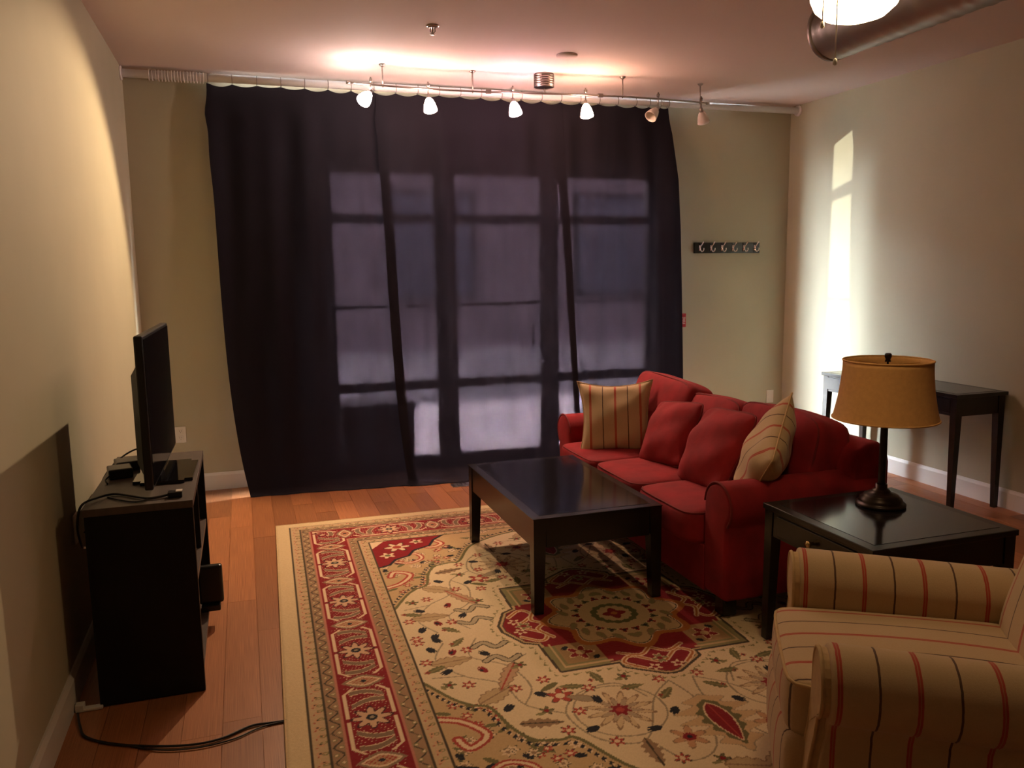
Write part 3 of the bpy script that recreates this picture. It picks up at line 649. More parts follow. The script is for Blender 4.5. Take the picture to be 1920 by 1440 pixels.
# ------------------------------------------------------------------ striped armchair
fdir = Vector((-0.85, 0.527))
ch = thing('armchair', 'tan striped rolled-arm armchair in the right foreground', 'armchair', (2.537, -4.49, 0), (0, 0, math.atan2(-0.85, -0.527)))
def chair_arm(sgn):
    """outer side is +lateral; the front edge sweeps forward towards the floor"""
    rc, zc, rr_ = 0.355, 0.535, 0.098
    def outline(k):
        # k 0 front .. 1 back
        lift = 0.0-0.03*k
        o = [(0.265, 0.10), (0.262, 0.30), (0.264, 0.46)]
        o += [(x, z+lift) for x, z in arc(rc, zc, rr_, 175, -70, 18)]
        o += [(0.375, 0.415+lift), (0.368, 0.30), (0.372, 0.10)]
        return o
    bm = bmesh.new(); rings = []; K = 14
    for k in range(K+1):
        y = -0.415+0.78*k/K; t = k/K
        rings.append([bm.verts.new((sgn*x, y-(0.05*max(0, 0.45-z)*2 if k == 0 else 0.05*max(0, 0.45-z)*2*(1-t)), z)) for x, z in outline(t)])
    for a, b_ in zip(rings, rings[1:]): bridge(bm, a, b_)
    bm.faces.new(rings[0][::-1]); bm.faces.new(rings[-1])
    o = mesh_obj('arm', bm, 'stripe_y', ch, True); soft(o, 0.010, 3)
    pan = [(0.215, 0.09), (0.245, 0.24), (0.272, 0.38), (0.268, 0.47)]+arc(rc-0.003, zc, rr_-0.014, 170, -75, 16)+[(0.372, 0.40), (0.352, 0.32), (0.350, 0.20), (0.368, 0.09)]
    def py(z): return -0.418-0.10*max(0, 0.45-z)
    bm = bmesh.new(); a = [bm.verts.new((sgn*x, py(z)-0.018, z)) for x, z in pan]; b2 = [bm.verts.new((sgn*x, py(z)+0.03, z)) for x, z in pan]
    bridge(bm, a, b2); bm.faces.new(a[::-1]); bm.faces.new(b2)
    f = mesh_obj('front_panel', bm, 'tan', o)
    bm = bmesh.new(); tube(bm, [(sgn*x, py(z)-0.016, z) for x, z in pan], 0.0055, 6); mesh_obj('piping', bm, 'tan', o, True)
chair_arm(1); chair_arm(-1)
mesh_obj('front_rail', cushion_bm(0.56, 0.12, 0.24, 8, 8, (0, 0.015, 0), 0.0), 'stripe_x', ch, True, loc=(0, -0.445, 0.215))
box('base', -0.26, 0.26, -0.36, 0.36, 0.10, 0.33, 'tan', ch, 0.01)
cs = ((0.52, 0.70, 0.17), 12, (0.0, 0.015, 0.018))
sc_ = mesh_obj('seat_cushion', cushion_bm(*cs[0], cs[1], 14, cs[2], 0.0, 40), 'stripe_x', ch, True, loc=(0, -0.145, 0.395))
bm = bmesh.new(); tube(bm, piping_path(cs[0], cs[1], cs[2], 0.82, 2, 80), 0.0055, 6, closed=True); mesh_obj('piping', bm, 'tan', sc_, True)
bk = mesh_obj('backrest', cushion_bm(0.60, 0.20, 0.66, 5, 14, (0, 0.03, 0.03), 0.0, 41), 'stripe_x', ch, True, loc=(0, 0.315, 0.69), rot=(R(-17), 0, 0))
box('back_panel', -0.32, 0.32, 0.33, 0.43, 0.10, 0.60, 'tan', ch, 0.03, 3)
for x in (-0.31, 0.31):
    for y in (-0.40, 0.37):
        bm = bmesh.new(); lathe(bm, [(0.0, 0.10), (0.030, 0.10), (0.026, 0.05), (0.018, 0.0), (0.0, 0.0)], 14, cap=False); mesh_obj('leg', bm, 'espresso', ch, True, loc=(x, y, RUGZ+0.001))

# ------------------------------------------------------------------ TV stand and what is on it
TX0, TX1, TY0, TY1, TZ = 0.10, 0.458, -3.035, -2.16, 0.742
ts = thing('tv_stand', 'black laminate television stand with open shelves against the left wall', 'tv stand', (0.28, -2.6, 0))
def tb(nm, x0, x1, y0, y1, z0, z1, mt, par=None): return box(nm, x0-0.28, x1-0.28, y0+2.6, y1+2.6, z0, z1, mt, par or ts, 0.0015, 1)
tb('top', TX0-0.004, TX1+0.002, TY0, TY1, TZ-0.028, TZ, 'laminate_top')
tb('side_panel', TX0, TX1, TY0, TY0+0.022, 0.003, TZ-0.028, 'laminate'); tb('side_panel', TX0, TX1, TY1-0.022, TY1, 0.003, TZ-0.028, 'laminate')
tb('back_panel', TX0, TX0+0.006, TY0+0.022, TY1-0.022, 0.05, TZ-0.028, 'laminate')
tb('shelf', TX0+0.006, TX1-0.004, TY0+0.022, TY1-0.022, 0.05, 0.072, 'laminate_top'); tb('shelf', TX0+0.006, TX1-0.004, TY0+0.022, TY1-0.022, 0.40, 0.422, 'laminate_top')
tb('toe_kick', TX1-0.03, TX1-0.012, TY0+0.022, TY1-0.022, 0.003, 0.05, 'laminate')
tb('divider', TX0+0.006, TX1-0.006, -2.610, -2.590, 0.422, TZ-0.028, 'laminate')
tb('edge_banding', TX1, TX1+0.0012, TY0, TY0+0.022, 0.003, TZ-0.028, 'edge')

tv = thing('television', 'black flat screen television standing sideways on the tv stand', 'television', (0.338, -2.60, TZ-0.004), (0, 0, R(-1.2)))
# screen faces +x in its own frame
o = box('casing', -0.030, 0.0, -0.405, 0.405, 0.045, 0.605, 'black', tv, 0.006)
o = box('screen', 0.0, 0.0025, -0.392, 0.392, 0.060, 0.592, 'screen', tv)
bm = bmesh.new(); vs = bx(bm, -0.062, -0.030, -0.36, 0.36, 0.08, 0.50)
for v in vs:
    if v.co.x < -0.05: v.co.y *= 0.82; v.co.z = 0.29+(v.co.z-0.29)*0.78
mesh_obj('rear_housing', bm, 'black', tv)
bm = bmesh.new(); bx(bm, -0.045, -0.015, -0.06, 0.06, 0.012, 0.12); mesh_obj('neck', bm, 'black', tv)
bm = bmesh.new(); vs = bx(bm, -0.11, 0.11, -0.19, 0.19, 0.001, 0.013); bmesh.ops.bevel(bm, geom=[e for e in bm.edges if abs(e.verts[0].co.z-e.verts[1].co.z) > 0.005], offset=0.03, segments=4, affect='EDGES'); mesh_obj('foot', bm, 'gloss', tv, loc=(0.0, 0.03, 0.004))

for i, (x, y, z, a, lb) in enumerate(((0.160, -2.56, TZ, 12, 'front small black power adapter box behind the television'), (0.170, -2.43, TZ, 14, 'rear small black power adapter box behind the television'))):
    ad_ = thing('power_adapter', lb, 'adapter', (x, y, z), (0, 0, R(a)))
    box('body', -0.045, 0.045, -0.05, 0.05, 0.001, 0.042, 'black', ad_, 0.006); bm = bmesh.new(); tube(bm, smooth_path([(-0.04, -0.05, 0.02), (-0.06, -0.09, 0.015), (-0.055, -0.12, 0.004)]), 0.0035, 6); mesh_obj('lead', bm, 'black', ad_, True)
cb = thing('connector_cable', 'black cable with a plug lying across the top of the tv stand', 'cable', (0.40, -2.965, TZ))
box('plug', -0.028, 0.022, -0.018, 0.018, 0.0, 0.022, 'black', cb, 0.003); box('plug_face', 0.000, 0.022, -0.014, 0.014, 0.022, 0.0245, 'plastic_white', cb)
bm = bmesh.new(); tube(bm, smooth_path([(-0.028, 0.0, 0.010), (-0.09, -0.01, 0.006), (-0.16, 0.05, 0.006), (-0.22, 0.10, 0.006), (-0.27, 0.05, 0.010), (-0.315, -0.01, 0.0), (-0.335, 0.0, -0.08), (-0.345, 0.10, -0.18), (-0.355, 0.20, -0.22)]), 0.0045, 6); mesh_obj('wire', bm, 'black', cb, True)
bm = bmesh.new(); tube(bm, smooth_path([(-0.028, 0.006, 0.008), (-0.08, 0.0, 0.004), (-0.13, -0.035, 0.004), (-0.19, 0.01, 0.004), (-0.24, 0.07, 0.004)]), 0.003, 6); mesh_obj('thin_wire', bm, 'black', cb, True)
bm = bmesh.new(); tube(bm, smooth_path([(0.28, -2.30, 0.79), (0.20, -2.30, 0.80), (0.13, -2.36, 0.77), (0.085, -2.50, 0.72), (0.06, -2.62, 0.60), (0.03, -2.665, 0.552)]), 0.004, 6)
tag(mesh_obj('power_cable', bm, 'black', None, True), 'black cord drooping from the television to the left wall outlet', 'cord')
rt = thing('router', 'black upright router standing on the lower shelf of the tv stand', 'router', (0.475, -2.42, 0.072), (0, 0, R(0)))
o = box('body', -0.06, 0.045, -0.018, 0.018, 0.03, 0.205, 'black', rt, 0.012, 3); box('foot', -0.05, 0.03, -0.035, 0.035, 0.001, 0.03, 'black', rt, 0.005)
kn = thing('trinket', 'small pale gold trinket on the middle shelf of the tv stand', 'ornament', (0.40, -2.80, 0.423))
bm = bmesh.new(); lathe(bm, [(0.0, 0.0), (0.028, 0.0), (0.030, 0.01), (0.012, 0.025), (0.018, 0.045), (0.022, 0.07), (0.010, 0.09), (0.006, 0.105), (0.0, 0.107)], 18, cap=False); mesh_obj('figure', bm, 'brass', kn, True)
box('plinth', -0.03, 0.03, -0.03, 0.03, -0.0, 0.006, 'plastic_white', kn)

# cord on the floor and the strip it comes from
fc = thing('extension_cable', 'thin black double cord snaking over the floor to the rug edge', 'cord', (0.4, -3.38, 0))
P = [(0.03, -3.06), (0.055, -3.16), (0.085, -3.235), (0.175, -3.309), (0.313, -3.373), (0.43, -3.405), (0.52, -3.40), (0.617, -3.353), (0.68, -3.355), (0.75, -3.36)]
bm = bmesh.new(); tube(bm, smooth_path([(x-0.4, y+3.38, 0.0055) for x, y in P]), 0.0045, 6); mesh_obj('cord', bm, 'black', fc, True)
P2 = [(0.20, -3.318), (0.33, -3.40), (0.45, -3.428), (0.56, -3.415), (0.64, -3.375), (0.70, -3.362), (0.75, -3.364)]
bm = bmesh.new(); tube(bm, smooth_path([(x-0.4, y+3.38, 0.0045) for x, y in P2]), 0.003, 6); mesh_obj('thin_cord', bm, 'black', fc, True)
ps = thing('plug_block', 'white plug block on the floor by the left baseboard', 'plug', (0.035, -3.035, 0))
box('block', -0.015, 0.015, -0.015, 0.015, 0.001, 0.030, 'plastic_white', ps, 0.003); box('strip', 0.010, 0.075, -0.015, 0.012, 0.001, 0.012, 'plastic_white', ps, 0.003)
vt = thing('floor_vent', 'pale metal floor register at the hem of the curtain', 'vent', (2.19, -0.53, 0.001))
box('flange', -0.15, 0.15, -0.05, 0.05, 0.0, 0.004, 'chrome', vt, 0.0015)
for k in range(9): box('louvre', -0.13+k*0.03, -0.115+k*0.03, -0.035, 0.035, 0.004, 0.006, 'ring', vt)

# ------------------------------------------------------------------ patterned rug (woven colours stored per knot)
def build_rug():
    HA, HB, st = 1.447, 1.832, 0.0045
    xs = np.arange(-HA, HA+1e-6, st); ys = np.arange(-HB, HB+1e-6, st); nx, ny = len(xs), len(ys)
    # one quarter is designed, the other three mirror it
    qa = np.arange(0, HA+st, st); qb = np.arange(0, HB+st, st)
    A, B = np.meshgrid(qa, qb, indexing='ij')
    rnd = random.Random(11); nr = np.random.RandomState(5)
    IV = (0.60, 0.47, 0.29); TAN = (0.44, 0.30, 0.15); RED = (0.20, 0.006, 0.010); DK = (0.055, 0.040, 0.022); GRN = (0.13, 0.115, 0.045); BRN = (0.25, 0.155, 0.085)
    ORG = (0.36, 0.12, 0.025); NAVY = (0.010, 0.011, 0.016); CRM = (0.62, 0.46, 0.29); PNK = (0.42, 0.16, 0.11); OLV = (0.21, 0.18, 0.075); GRY = (0.28, 0.22, 0.14); ROSE = (0.33, 0.045, 0.030)
    img = np.empty(A.shape+(3,)); img[:] = IV
    def put(m, c): img[m] = c
    def loc(ca, cb, r):
        i0 = max(0, int((ca-r)/st)); i1 = min(len(qa), int((ca+r)/st)+2); j0 = max(0, int((cb-r)/st)); j1 = min(len(qb), int((cb+r)/st)+2)
        return (slice(i0, i1), slice(j0, j1))
    def local(ca, cb, r, ang):
        s = loc(ca, cb, r); a = A[s]-ca; b_ = B[s]-cb; c, d = math.cos(ang), math.sin(ang)
        return s, a*c+b_*d, -a*d+b_*c
    def lset(s, m, c): v = img[s]; v[m] = c
    def flower(ca, cb, r, n, petal, core, edge=None, ang=0.0):
        s, u, v = local(ca, cb, r*1.25, ang); rad = np.hypot(u, v); th = np.arctan2(v, u)
        lob = r*(0.72+0.28*np.cos(n*th))
        if edge is not None: lset(s, rad < lob*1.14, edge)
        lset(s, rad < lob, petal); lset(s, rad < r*0.36, core)
    def leaf(ca, cb, L, wd, ang, c, vein=None, serr=0.0, edge=None):
        s, u, v = local(ca, cb, L*0.7, ang); t = u/(L/2)
        prof = wd/2*np.clip(1-t*t, 0, 1)**0.8*(1-0.35*t)
        if serr: prof = prof*(1-serr*0.5*(1+np.sin(t*17)))
        m = (np.abs(t) < 1) & (np.abs(v) < prof)
        if edge is not None: lset(s, (np.abs(t) < 1.04) & (np.abs(v) < prof+0.0055), edge)
        lset(s, m, c)
        if vein is not None: lset(s, m & (np.abs(v) < 0.0035), vein)
    def tulip(ca, cb, r, ang, c):
        s, u, v = local(ca, cb, r*1.4, ang); m = (np.abs(v) < r*0.55*np.clip(1-(u/r)**2, 0, 1)**0.5+0.0) & (u < r*(0.35+0.55*np.abs(np.cos(v/r*7)))); lset(s, m, c)
    def seg_dist(pts, AA=None, BB=None):
        AA = A if AA is None else AA; BB = B if BB is None else BB
        D = np.full(AA.shape, 9.0)
        for (x0, y0), (x1, y1) in zip(pts, pts[1:]):
            dx, dy = x1-x0, y1-y0; t = np.clip(((AA-x0)*dx+(BB-y0)*dy)/(dx*dx+dy*dy+1e-12), 0, 1)
            D = np.minimum(D, np.hypot(AA-x0-t*dx, BB-y0-t*dy))
        return D
    def inside(poly):
        m = np.zeros(A.shape, bool); n = len(poly)
        for i in range(n):
            x0, y0 = poly[i]; x1, y1 = poly[(i+1) % n]
            if y0 == y1: continue
            c = ((y0 > B) != (y1 > B)) & (A < (x1-x0)*(B-y0)/(y1-y0)+x0); m ^= c
        return m
    def curve(pts, k=8): return [(q.x, q.y) for q in smooth_path([(p[0], p[1], 0) for p in pts], k)]
    FA, FB = HA-0.505, HB-0.505
    field = (A < FA) & (B < FB)
    # ---- field: vines and scattered flowers on ivory
    spv = curve([(1.0, 0.27), (0.955, 0.33), (0.86, 0.50), (0.80, 0.565), (0.745, 0.60), (0.71, 0.74), (0.66, 0.835), (0.575, 0.865), (0.515, 0.875), (0.40, 1.09), (0.20, 1.22), (0.0, 1.27)], 6)
    spand = inside(spv+[(0.0, 2.0), (1.6, 2.0), (1.6, 0.27)])
    for pts in ([(0.05, 0.62), (0.16, 0.72), (0.30, 0.95), (0.45, 0.90), (0.50, 0.72), (0.40, 0.60), (0.25, 0.58), (0.18, 0.70)], [(0.50, 0.72), (0.62, 0.62), (0.66, 0.45), (0.78, 0.35), (0.86, 0.20), (0.80, 0.05)],
                [(0.62, 0.62), (0.56, 0.50), (0.60, 0.32), (0.72, 0.20), (0.66, 0.05)], [(0.05, 0.62), (0.02, 0.80), (0.10, 1.05), (0.22, 1.10), (0.28, 1.00)], [(0.78, 0.35), (0.90, 0.33)], [(0.60, 0.32), (0.50, 0.25)]):
        D = seg_dist(curve(pts)); put(field & (D < 0.0035), GRY)
    th = np.arctan2(B-0.755, A-0.31); rad = np.hypot(A-0.31, B-0.755); put(field & (np.abs(rad-0.165) < 0.0035), GRY)
    # serrated palmette on the axis
    for s_ in (1,):
        leaf(0.0, 0.93, 0.36, 0.30, R(90), (0.50, 0.34, 0.18), None, 0.55, GRY); leaf(0.0, 0.93, 0.29, 0.15, R(90), GRN, None, 0.3); leaf(0.0, 0.93, 0.25, 0.085, R(90), CRM); leaf(0.0, 0.93, 0.235, 0.072, R(90), RED, ROSE)
    spots = [(0.31, 0.755, 'big'), (0.16, 0.98, 'star'), (0.48, 0.60, 'rose'), (0.60, 0.75, 'leafb'), (0.20, 0.62, 'leafg'), (0.70, 0.52, 'leaft'), (0.62, 0.40, 'leafp'), (0.80, 0.22, 'leaft'), (0.74, 0.06, 'leafg'), (0.62, 0.12, 'scroll'), (0.60, 0.25, 'scroll'),
             (0.86, 0.10, 'tul'), (0.84, 0.30, 'tul'), (0.70, 0.32, 'tulr'), (0.78, 0.42, 'ros'), (0.55, 0.33, 'fl'), (0.50, 0.47, 'ros'), (0.42, 0.55, 'leafg'), (0.36, 0.58, 'ros'), (0.10, 0.70, 'leafg'), (0.13, 0.82, 'tul'), (0.25, 0.90, 'tul'), (0.40, 0.93, 'ros'), (0.45, 0.84, 'tul'), (0.53, 0.82, 'ros'), (0.31, 1.02, 'leafb'), (0.24, 1.08, 'ros'), (0.12, 1.12, 'fl'), (0.05, 1.18, 'leaft'),
             (0.90, 0.02, 'ros'), (0.90, 0.20, 'ros'), (0.68, 0.62, 'tul'), (0.56, 0.68, 'fl'), (0.45, 0.72, 'ros'), (0.20, 0.54, 'fl'), (0.30, 0.52, 'leafg'), (0.08, 0.60, 'ros'), (0.72, 0.14, 'ros'), (0.66, 0.19, 'tul'), (0.78, 0.14, 'tulr'), (0.82, 0.02, 'tul'), (0.62, 0.50, 'ros'), (0.85, 0.40, 'fl'), (0.88, 0.27, 'leafg'), (0.36, 0.66, 'tul'), (0.54, 0.57, 'tul')]
    for ca, cb, k in spots:
        an = rnd.uniform(0, 6.28)
        if k == 'big':
            flower(ca, cb, 0.115, 12, (0.52, 0.38, 0.22), RED, BRN, 0.1); flower(ca, cb, 0.078, 10, (0.36, 0.27, 0.17), RED, BRN, 0.3); flower(ca, cb, 0.042, 7, RED, ROSE)
        elif k == 'star': flower(ca, cb, 0.062, 6, (0.46, 0.25, 0.13), RED, BRN, 0.2); flower(ca, cb, 0.026, 6, RED, NAVY)
        elif k == 'rose': flower(ca, cb, 0.05, 5, ROSE, CRM, DK, an); leaf(ca-0.07, cb+0.04, 0.11, 0.035, an, GRY, None, 0, BRN); leaf(ca+0.02, cb-0.07, 0.10, 0.03, an+1, GRN)
        elif k == 'leafb': leaf(ca, cb, 0.16, 0.065, an, BRN, DK, 0.4)
        elif k == 'leafg': leaf(ca, cb, 0.10, 0.042, an, GRN, OLV, 0.3); flower(ca+0.03, cb+0.01, 0.013, 4, ROSE, DK)
        elif k == 'leaft': leaf(ca, cb, 0.17, 0.08, an, (0.42, 0.30, 0.16), BRN, 0.25, BRN)
        elif k == 'leafp': leaf(ca, cb, 0.22, 0.06, R(60), (0.42, 0.26, 0.15), ROSE, 0.35, BRN)
        elif k == 'scroll':
            D = seg_dist(curve([(ca-0.07, cb), (ca-0.02, cb+0.03), (ca+0.02, cb-0.02), (ca+0.07, cb+0.01)])); put(field & (D < 0.014), (0.38, 0.31, 0.20)); put(field & (np.abs(D-0.014) < 0.003), DK)
        elif k == 'tul': tulip(ca, cb, 0.031, an, NAVY)
        elif k == 'tulr': tulip(ca, cb, 0.030, an, RED); tulip(ca+0.006, cb+0.004, 0.014, an, NAVY)
        elif k == 'ros': flower(ca, cb, 0.027, 6, ROSE, CRM, DK, an)
        elif k == 'fl': flower(ca, cb, 0.026, 5, GRN, RED, DK, an); leaf(ca+0.025, cb+0.015, 0.04, 0.016, an, OLV)
    # ---- corner spandrels
    sp = spand & field; put(sp, TAN)
    for _ in range(260):
        ca, cb = rnd.uniform(0.05, FA), rnd.uniform(0.35, FB); i, j = int(ca/st), int(cb/st)
        if not spand[i, j]: continue
        k = rnd.random(); an = rnd.uniform(0, 6.28)
        if k < 0.3: flower(ca, cb, 0.022, 6, ROSE, CRM, DK, an)
        elif k < 0.5: tulip(ca, cb, 0.024, an, NAVY)
        elif k < 0.75: leaf(ca, cb, 0.07, 0.026, an, GRN, None, 0.3)
        else: flower(ca, cb, 0.024, 6, CRM, BRN, DK, an)
    for pts, wd in (([(0.94, 0.62), (0.86, 0.66), (0.80, 0.76), (0.87, 0.82), (0.90, 0.76)], 0.020), ([(0.72, 1.33), (0.70, 1.22), (0.62, 1.14), (0.55, 1.18), (0.58, 1.25)], 0.020), ([(0.86, 0.98), (0.78, 0.93), (0.70, 0.98), (0.72, 1.06), (0.80, 1.05)], 0.015)):
        D = seg_dist(curve(pts)); put(sp & (D < wd), ROSE); put(sp & (D < wd*0.42), CRM)
    cor = sp & inside([(0.955, 0.90), (0.88, 0.93), (0.84, 1.00), (0.76, 1.04), (0.72, 1.12), (0.62, 1.17), (0.58, 1.26), (0.50, 1.34), (1.1, 1.5), (1.1, 0.9)]); put(cor, RED)
    D = seg_dist([(0.955, 0.90), (0.88, 0.93), (0.84, 1.00), (0.76, 1.04), (0.72, 1.12), (0.62, 1.17), (0.58, 1.26), (0.50, 1.34)]); put(sp & (D < 0.008), NAVY)
    flower(0.80, 1.20, 0.07, 6, CRM, ROSE, DK); flower(0.87, 1.08, 0.045, 5, CRM, GRN, None); flower(0.68, 1.26, 0.04, 5, CRM, GRN, None); put(sp & inside([(0.945, 1.20), (0.86, 1.32), (0.80, 1.33), (0.945, 1.335)]), CRM)
    D = seg_dist(spv); put(field & (D < 0.0075), GRN)
    along = A*0.8-B*0.7
    put(sp & (np.abs(D-0.026) < 0.0085) & ((along/0.030) % 1 < 0.55), NAVY); put(sp & (np.abs(D-0.026) < 0.0040) & ((along/0.030+0.12) % 1 < 0.25), CRM)
    # ---- medallion
    mp_ = [(0.53, 0.0), (0.53, 0.03), (0.475, 0.155), (0.42, 0.185), (0.41, 0.43), (0.165, 0.43), (0.16, 0.475), (0.03, 0.565), (0.0, 0.57)]
    inner = inside(mp_+[(0, 0)]); Dm = seg_dist(mp_)
    tooth = 0.5+0.5*np.sin((A*1.3-B*1.1)*2*math.pi/0.060)
    put((~inner) & (Dm < 0.030+0.018*tooth) & field, OLV); put((~inner) & (Dm < 0.030+0.008*tooth) & (Dm > 0.022), IV); put((~inner) & (Dm < 0.022), CRM); put((~inner) & (Dm < 0.012), DK)
    put(inner, RED); put(inner & (Dm < 0.010), TAN); put(inner & (Dm > 0.010) & (Dm < 0.014), DK)
    sq = inner & (A > 0.20) & (B > 0.22); put(sq, OLV); put(inner & (A > 0.20) & (B > 0.22) & (A < 0.365) & (B < 0.385), (0.33, 0.20, 0.09)); put(inner & (np.abs(np.maximum(A-0.385, B-0.405)) < 0.006) & (A > 0.18) & (B > 0.2), TAN)
    flower(0.285, 0.305, 0.055, 5, RED, TAN, CRM, 0.5); tulip(0.335, 0.255, 0.022, 0.8, NAVY); tulip(0.235, 0.36, 0.022, 0.8, NAVY)
    for pts in ([(0.44, 0.02), (0.36, 0.10), (0.40, 0.16), (0.47, 0.10)], [(0.02, 0.47), (0.10, 0.40), (0.15, 0.44), (0.09, 0.51)], [(0.33, 0.0), (0.38, 0.05), (0.34, 0.14)], [(0.0, 0.35), (0.06, 0.40), (0.14, 0.36)]):
        D = seg_dist(curve(pts)); put(inner & (D < 0.011), CRM); put(inner & (D < 0.005), ORG)
    flower(0.46, 0.05, 0.03, 5, CRM, RED, None); flower(0.05, 0.51, 0.03, 5, CRM, RED, None); flower(0.0, 0.45, 0.035, 5, OLV, RED, CRM); flower(0.43, 0.0, 0.035, 5, OLV, RED, CRM)
    rd = np.hypot(A, B); th = np.arctan2(B, A); lob = 0.27+0.035*np.cos(8*th)
    put(rd < lob+0.045, ORG); put(rd < lob+0.012, CRM); put(rd < lob+0.006, DK); put(rd < lob, (0.47, 0.33, 0.17))
    for k in range(5):
        an = R(9+k*18); flower(0.175*math.cos(an), 0.175*math.sin(an), 0.024, 3, RED if k % 2 == 0 else GRN, NAVY, CRM, an); leaf(0.235*math.cos(an+0.15), 0.235*math.sin(an+0.15), 0.07, 0.024, an+1.0, OLV, None, 0, BRN)
    put((np.abs(rd-0.092) < 0.014+0.004*np.cos(14*th)), (0.10, 0.10, 0.035)); put(rd < 0.074, (0.47, 0.33, 0.17)); put(rd < 0.045+0.012*np.cos(4*th), RED); put(rd < 0.016, ORG)
    # ---- borders, by distance from the edge and position along it
    sx_, sy_ = HA-A, HB-B; s = np.minimum(sx_, sy_); vert = sx_ < sy_; t = np.where(vert, B, A)
    bd = s < 0.505
    put(bd & (s < 0.075), (0.56, 0.42, 0.235))
    def floral(lo, hi):
        m = bd & (s >= lo) & (s < hi); put(m, (0.45, 0.315, 0.175)); q = (t/0.052) % 1-0.5; r = (s-(lo+hi)/2)/(hi-lo)
        h = np.floor(t/0.052)
        k1 = m & ((q*1.0)**2+(r*0.9+0.10*np.sin(h*2.1))**2 < 0.045); put(k1, (0.50, 0.27, 0.15)); put(m & ((q+0.05)**2+(r+0.10*np.sin(h*2.1))**2 < 0.008), np.array(DK))
        put(m & (np.abs(np.hypot(q*1.2+0.25*np.sin(h*1.7), r-0.22)-0.16) < 0.05), OLV); put(m & ((q-0.3)**2+(r+0.2)**2 < 0.006), ROSE)
    def scrolls(lo, hi, ph):
        m = bd & (s >= lo) & (s < hi); put(m, (0.29, 0.175, 0.095)); r = (s-(lo+hi)/2)/(hi-lo); wv = 0.27*np.sin(2*math.pi*t/0.088+ph)
        put(m & (np.abs(r-wv) < 0.075), DK); q = (t/0.044+ph) % 1-0.5; sg = np.where(np.floor(t/0.044+ph) % 2 == 0, 1, -1)
        put(m & ((q*1.1)**2+((r+0.18*sg)*1.3)**2 < 0.055), OLV); put(m & ((q*1.1)**2+((r+0.18*sg)*1.3)**2 < 0.016), CRM)
    floral(0.080, 0.135); scrolls(0.138, 0.190, 0.0); scrolls(0.392, 0.445, 1.6); floral(0.450, 0.500)
    red = bd & (s >= 0.190) & (s < 0.392); put(red, RED); r = s-0.291
    for off_v, off_h in ((0.22, 0.0),):
        tt = np.where(vert, B, A)
        q = ((tt-np.where(vert, 0.265, 0.0)+0.265) % 0.53)-0.265; aq = np.abs(q)
        nz = np.sin(tt*210)*np.sin(r*260+tt*60); put(red & (nz > 0.86) & (np.abs(r) < 0.070), CRM); put(red & (nz < -0.90) & (np.abs(r) < 0.085), GRY)
        f = 0.265-aq                                   # distance from the flower between two ovals
        # grey-brown leaves curling round each flower
        for o_, wv in ((0.100, 1), (0.165, -1)):
            lf = np.abs(f-o_-0.020*np.cos(r/0.06*1.5)*1.0-0.25*r*wv)
            put(red & (lf < 0.017) & (np.abs(r) < 0.062), CRM); put(red & (lf < 0.013) & (np.abs(r) < 0.060), (0.19, 0.12, 0.07))
        fr = np.hypot(f, r); ft = np.arctan2(r, f)
        put(red & (fr < 0.062+0.016*np.cos(8*ft)), (0.045, 0.008, 0.010)); put(red & (fr < 0.052+0.016*np.cos(8*ft)), (0.52, 0.33, 0.20)); put(red & (fr < 0.020), NAVY); put(red & (fr < 0.009), GRY)
        # almond ovals
        al = aq/0.040+np.abs(r)**1.5/(0.072**1.5); put(red & (al < 1.25), (0.23, 0.15, 0.085)); put(red & (al < 0.92), CRM); put(red & (al < 0.70), (0.40, 0.24, 0.13)); put(red & (al < 0.70) & (np.sin(r*330)*np.cos(q*330) > 0.25), ROSE); put(red & (np.hypot(q, r) < 0.010), NAVY)
        # cream cartouche lines
        rail_ = 0.080-0.045*np.clip((0.085-aq)/0.05, 0, 1); put(red & (np.abs(np.abs(r)-rail_) < 0.0072) & (aq > 0.045) & (f > 0.010+0.0*r), CRM)
    for v_, c, wd in ((0.077, DK, 0.0042), (0.136, DK, 0.0032), (0.190, PNK, 0.0032), (0.392, PNK, 0.0032), (0.447, DK, 0.0040), (0.503, DK, 0.0052)): put(np.abs(s-v_) < wd, c)
    # mirror to the full rug
    ia = np.clip(np.rint(np.abs(xs)/st).astype(int), 0, len(qa)-1); jb = np.clip(np.rint(np.abs(ys)/st).astype(int), 0, len(qb)-1)
    full = img[np.ix_(ia, jb)]
    full = full*(1+0.10*(nr.rand(nx, ny, 1)-0.5)); full = np.clip(full, 0, 1)
    XX, YY = np.meshgrid(xs, ys, indexing='ij')
    Z = np.full(XX.shape, RUGZ-0.002)+0.0012*nr.rand(nx, ny)
    edge = np.minimum(HA-np.abs(XX), HB-np.abs(YY)); Z = np.where(edge < 0.008, Z-0.0035*(1-edge/0.008), Z)
    co = np.stack([XX, YY, Z], -1).reshape(-1, 3).astype(np.float32)
    I = np.arange(nx*ny).reshape(nx, ny)
    quads = np.stack([I[:-1, :-1], I[1:, :-1], I[1:, 1:], I[:-1, 1:]], -1).reshape(-1, 4)
    me = bpy.data.meshes.new('pile'); nf = len(quads)
    me.vertices.add(len(co)); me.vertices.foreach_set('co', co.ravel())
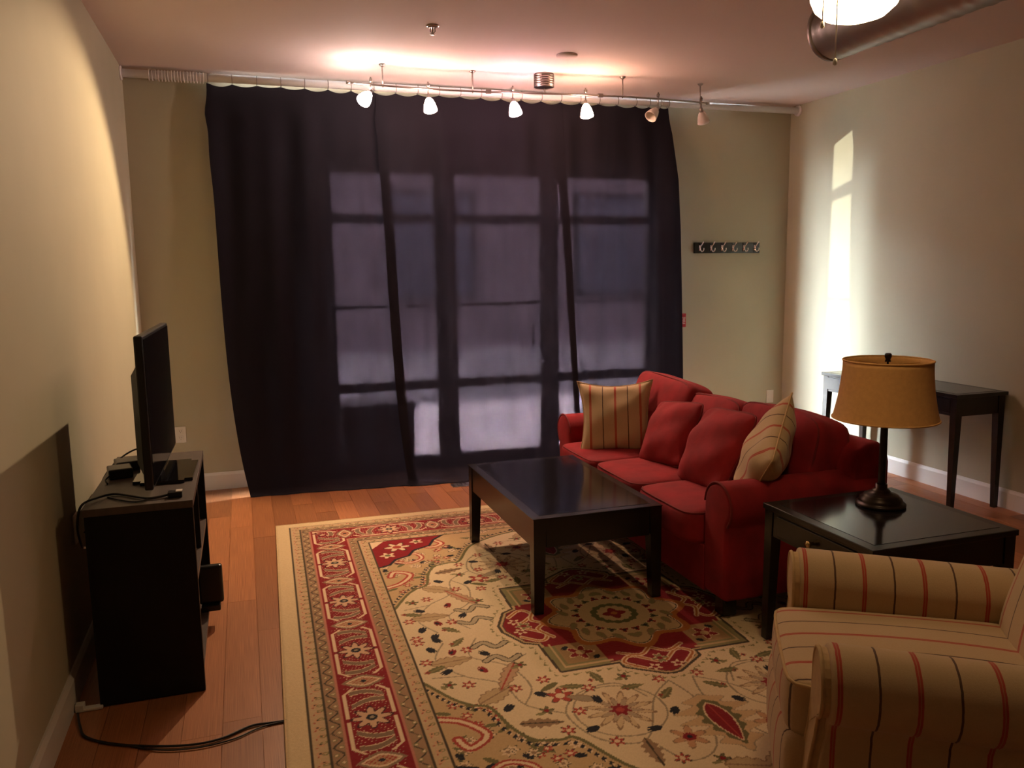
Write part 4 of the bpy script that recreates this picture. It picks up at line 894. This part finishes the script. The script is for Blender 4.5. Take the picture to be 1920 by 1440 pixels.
    me.loops.add(nf*4); me.loops.foreach_set('vertex_index', quads.ravel().astype(np.int32))
    me.polygons.add(nf); me.polygons.foreach_set('loop_start', np.arange(0, nf*4, 4, dtype=np.int32)); me.polygons.foreach_set('loop_total', np.full(nf, 4, dtype=np.int32))
    me.update(calc_edges=True)
    me.polygons.foreach_set('use_smooth', np.ones(nf, dtype=bool))
    ca = me.color_attributes.new('knots', 'FLOAT_COLOR', 'POINT')
    ca.data.foreach_set('color', np.concatenate([full.reshape(-1, 3), np.ones((nx*ny, 1))], 1).astype(np.float32).ravel())
    mt = bpy.data.materials.new('woven_wool'); mt.use_nodes = True; nt = mt.node_tree; b_ = nt.nodes['Principled BSDF']
    at = N(nt, 'ShaderNodeAttribute', attribute_name='knots'); nt.links.new(at.outputs['Color'], b_.inputs['Base Color']); b_.inputs['Roughness'].default_value = 0.95; b_.inputs['Specular IOR Level'].default_value = 0.15; b_.inputs['Sheen Weight'].default_value = 0.1
    tc_ = N(nt, 'ShaderNodeTexCoord'); nz_ = N(nt, 'ShaderNodeTexNoise'); nz_.inputs['Scale'].default_value = 350; nt.links.new(tc_.outputs['Object'], nz_.inputs['Vector']); bp_ = N(nt, 'ShaderNodeBump'); bp_.inputs['Strength'].default_value = 0.25; bp_.inputs['Distance'].default_value = 0.004; nt.links.new(nz_.outputs['Fac'], bp_.inputs['Height']); nt.links.new(bp_.outputs[0], b_.inputs['Normal'])
    me.materials.append(mt)
    root = thing('area_rug', 'large ivory and red oriental rug with a central medallion on the hardwood floor', 'rug', (2.19, -2.945, 0), (0, 0, R(-1.5)))
    o = bpy.data.objects.new('pile', me); COL.objects.link(o); o.parent = root
    bm = bmesh.new(); P_ = [(-HA, -HB), (HA, -HB), (HA, HB), (-HA, HB)]
    tube(bm, [(x, y, 0.0055) for x, y in P_], 0.005, 8, closed=True); bx(bm, -HA+0.005, HA-0.005, -HB+0.005, HB-0.005, 0.001, 0.006); mesh_obj('binding', bm, 'tan', root)
build_rug()
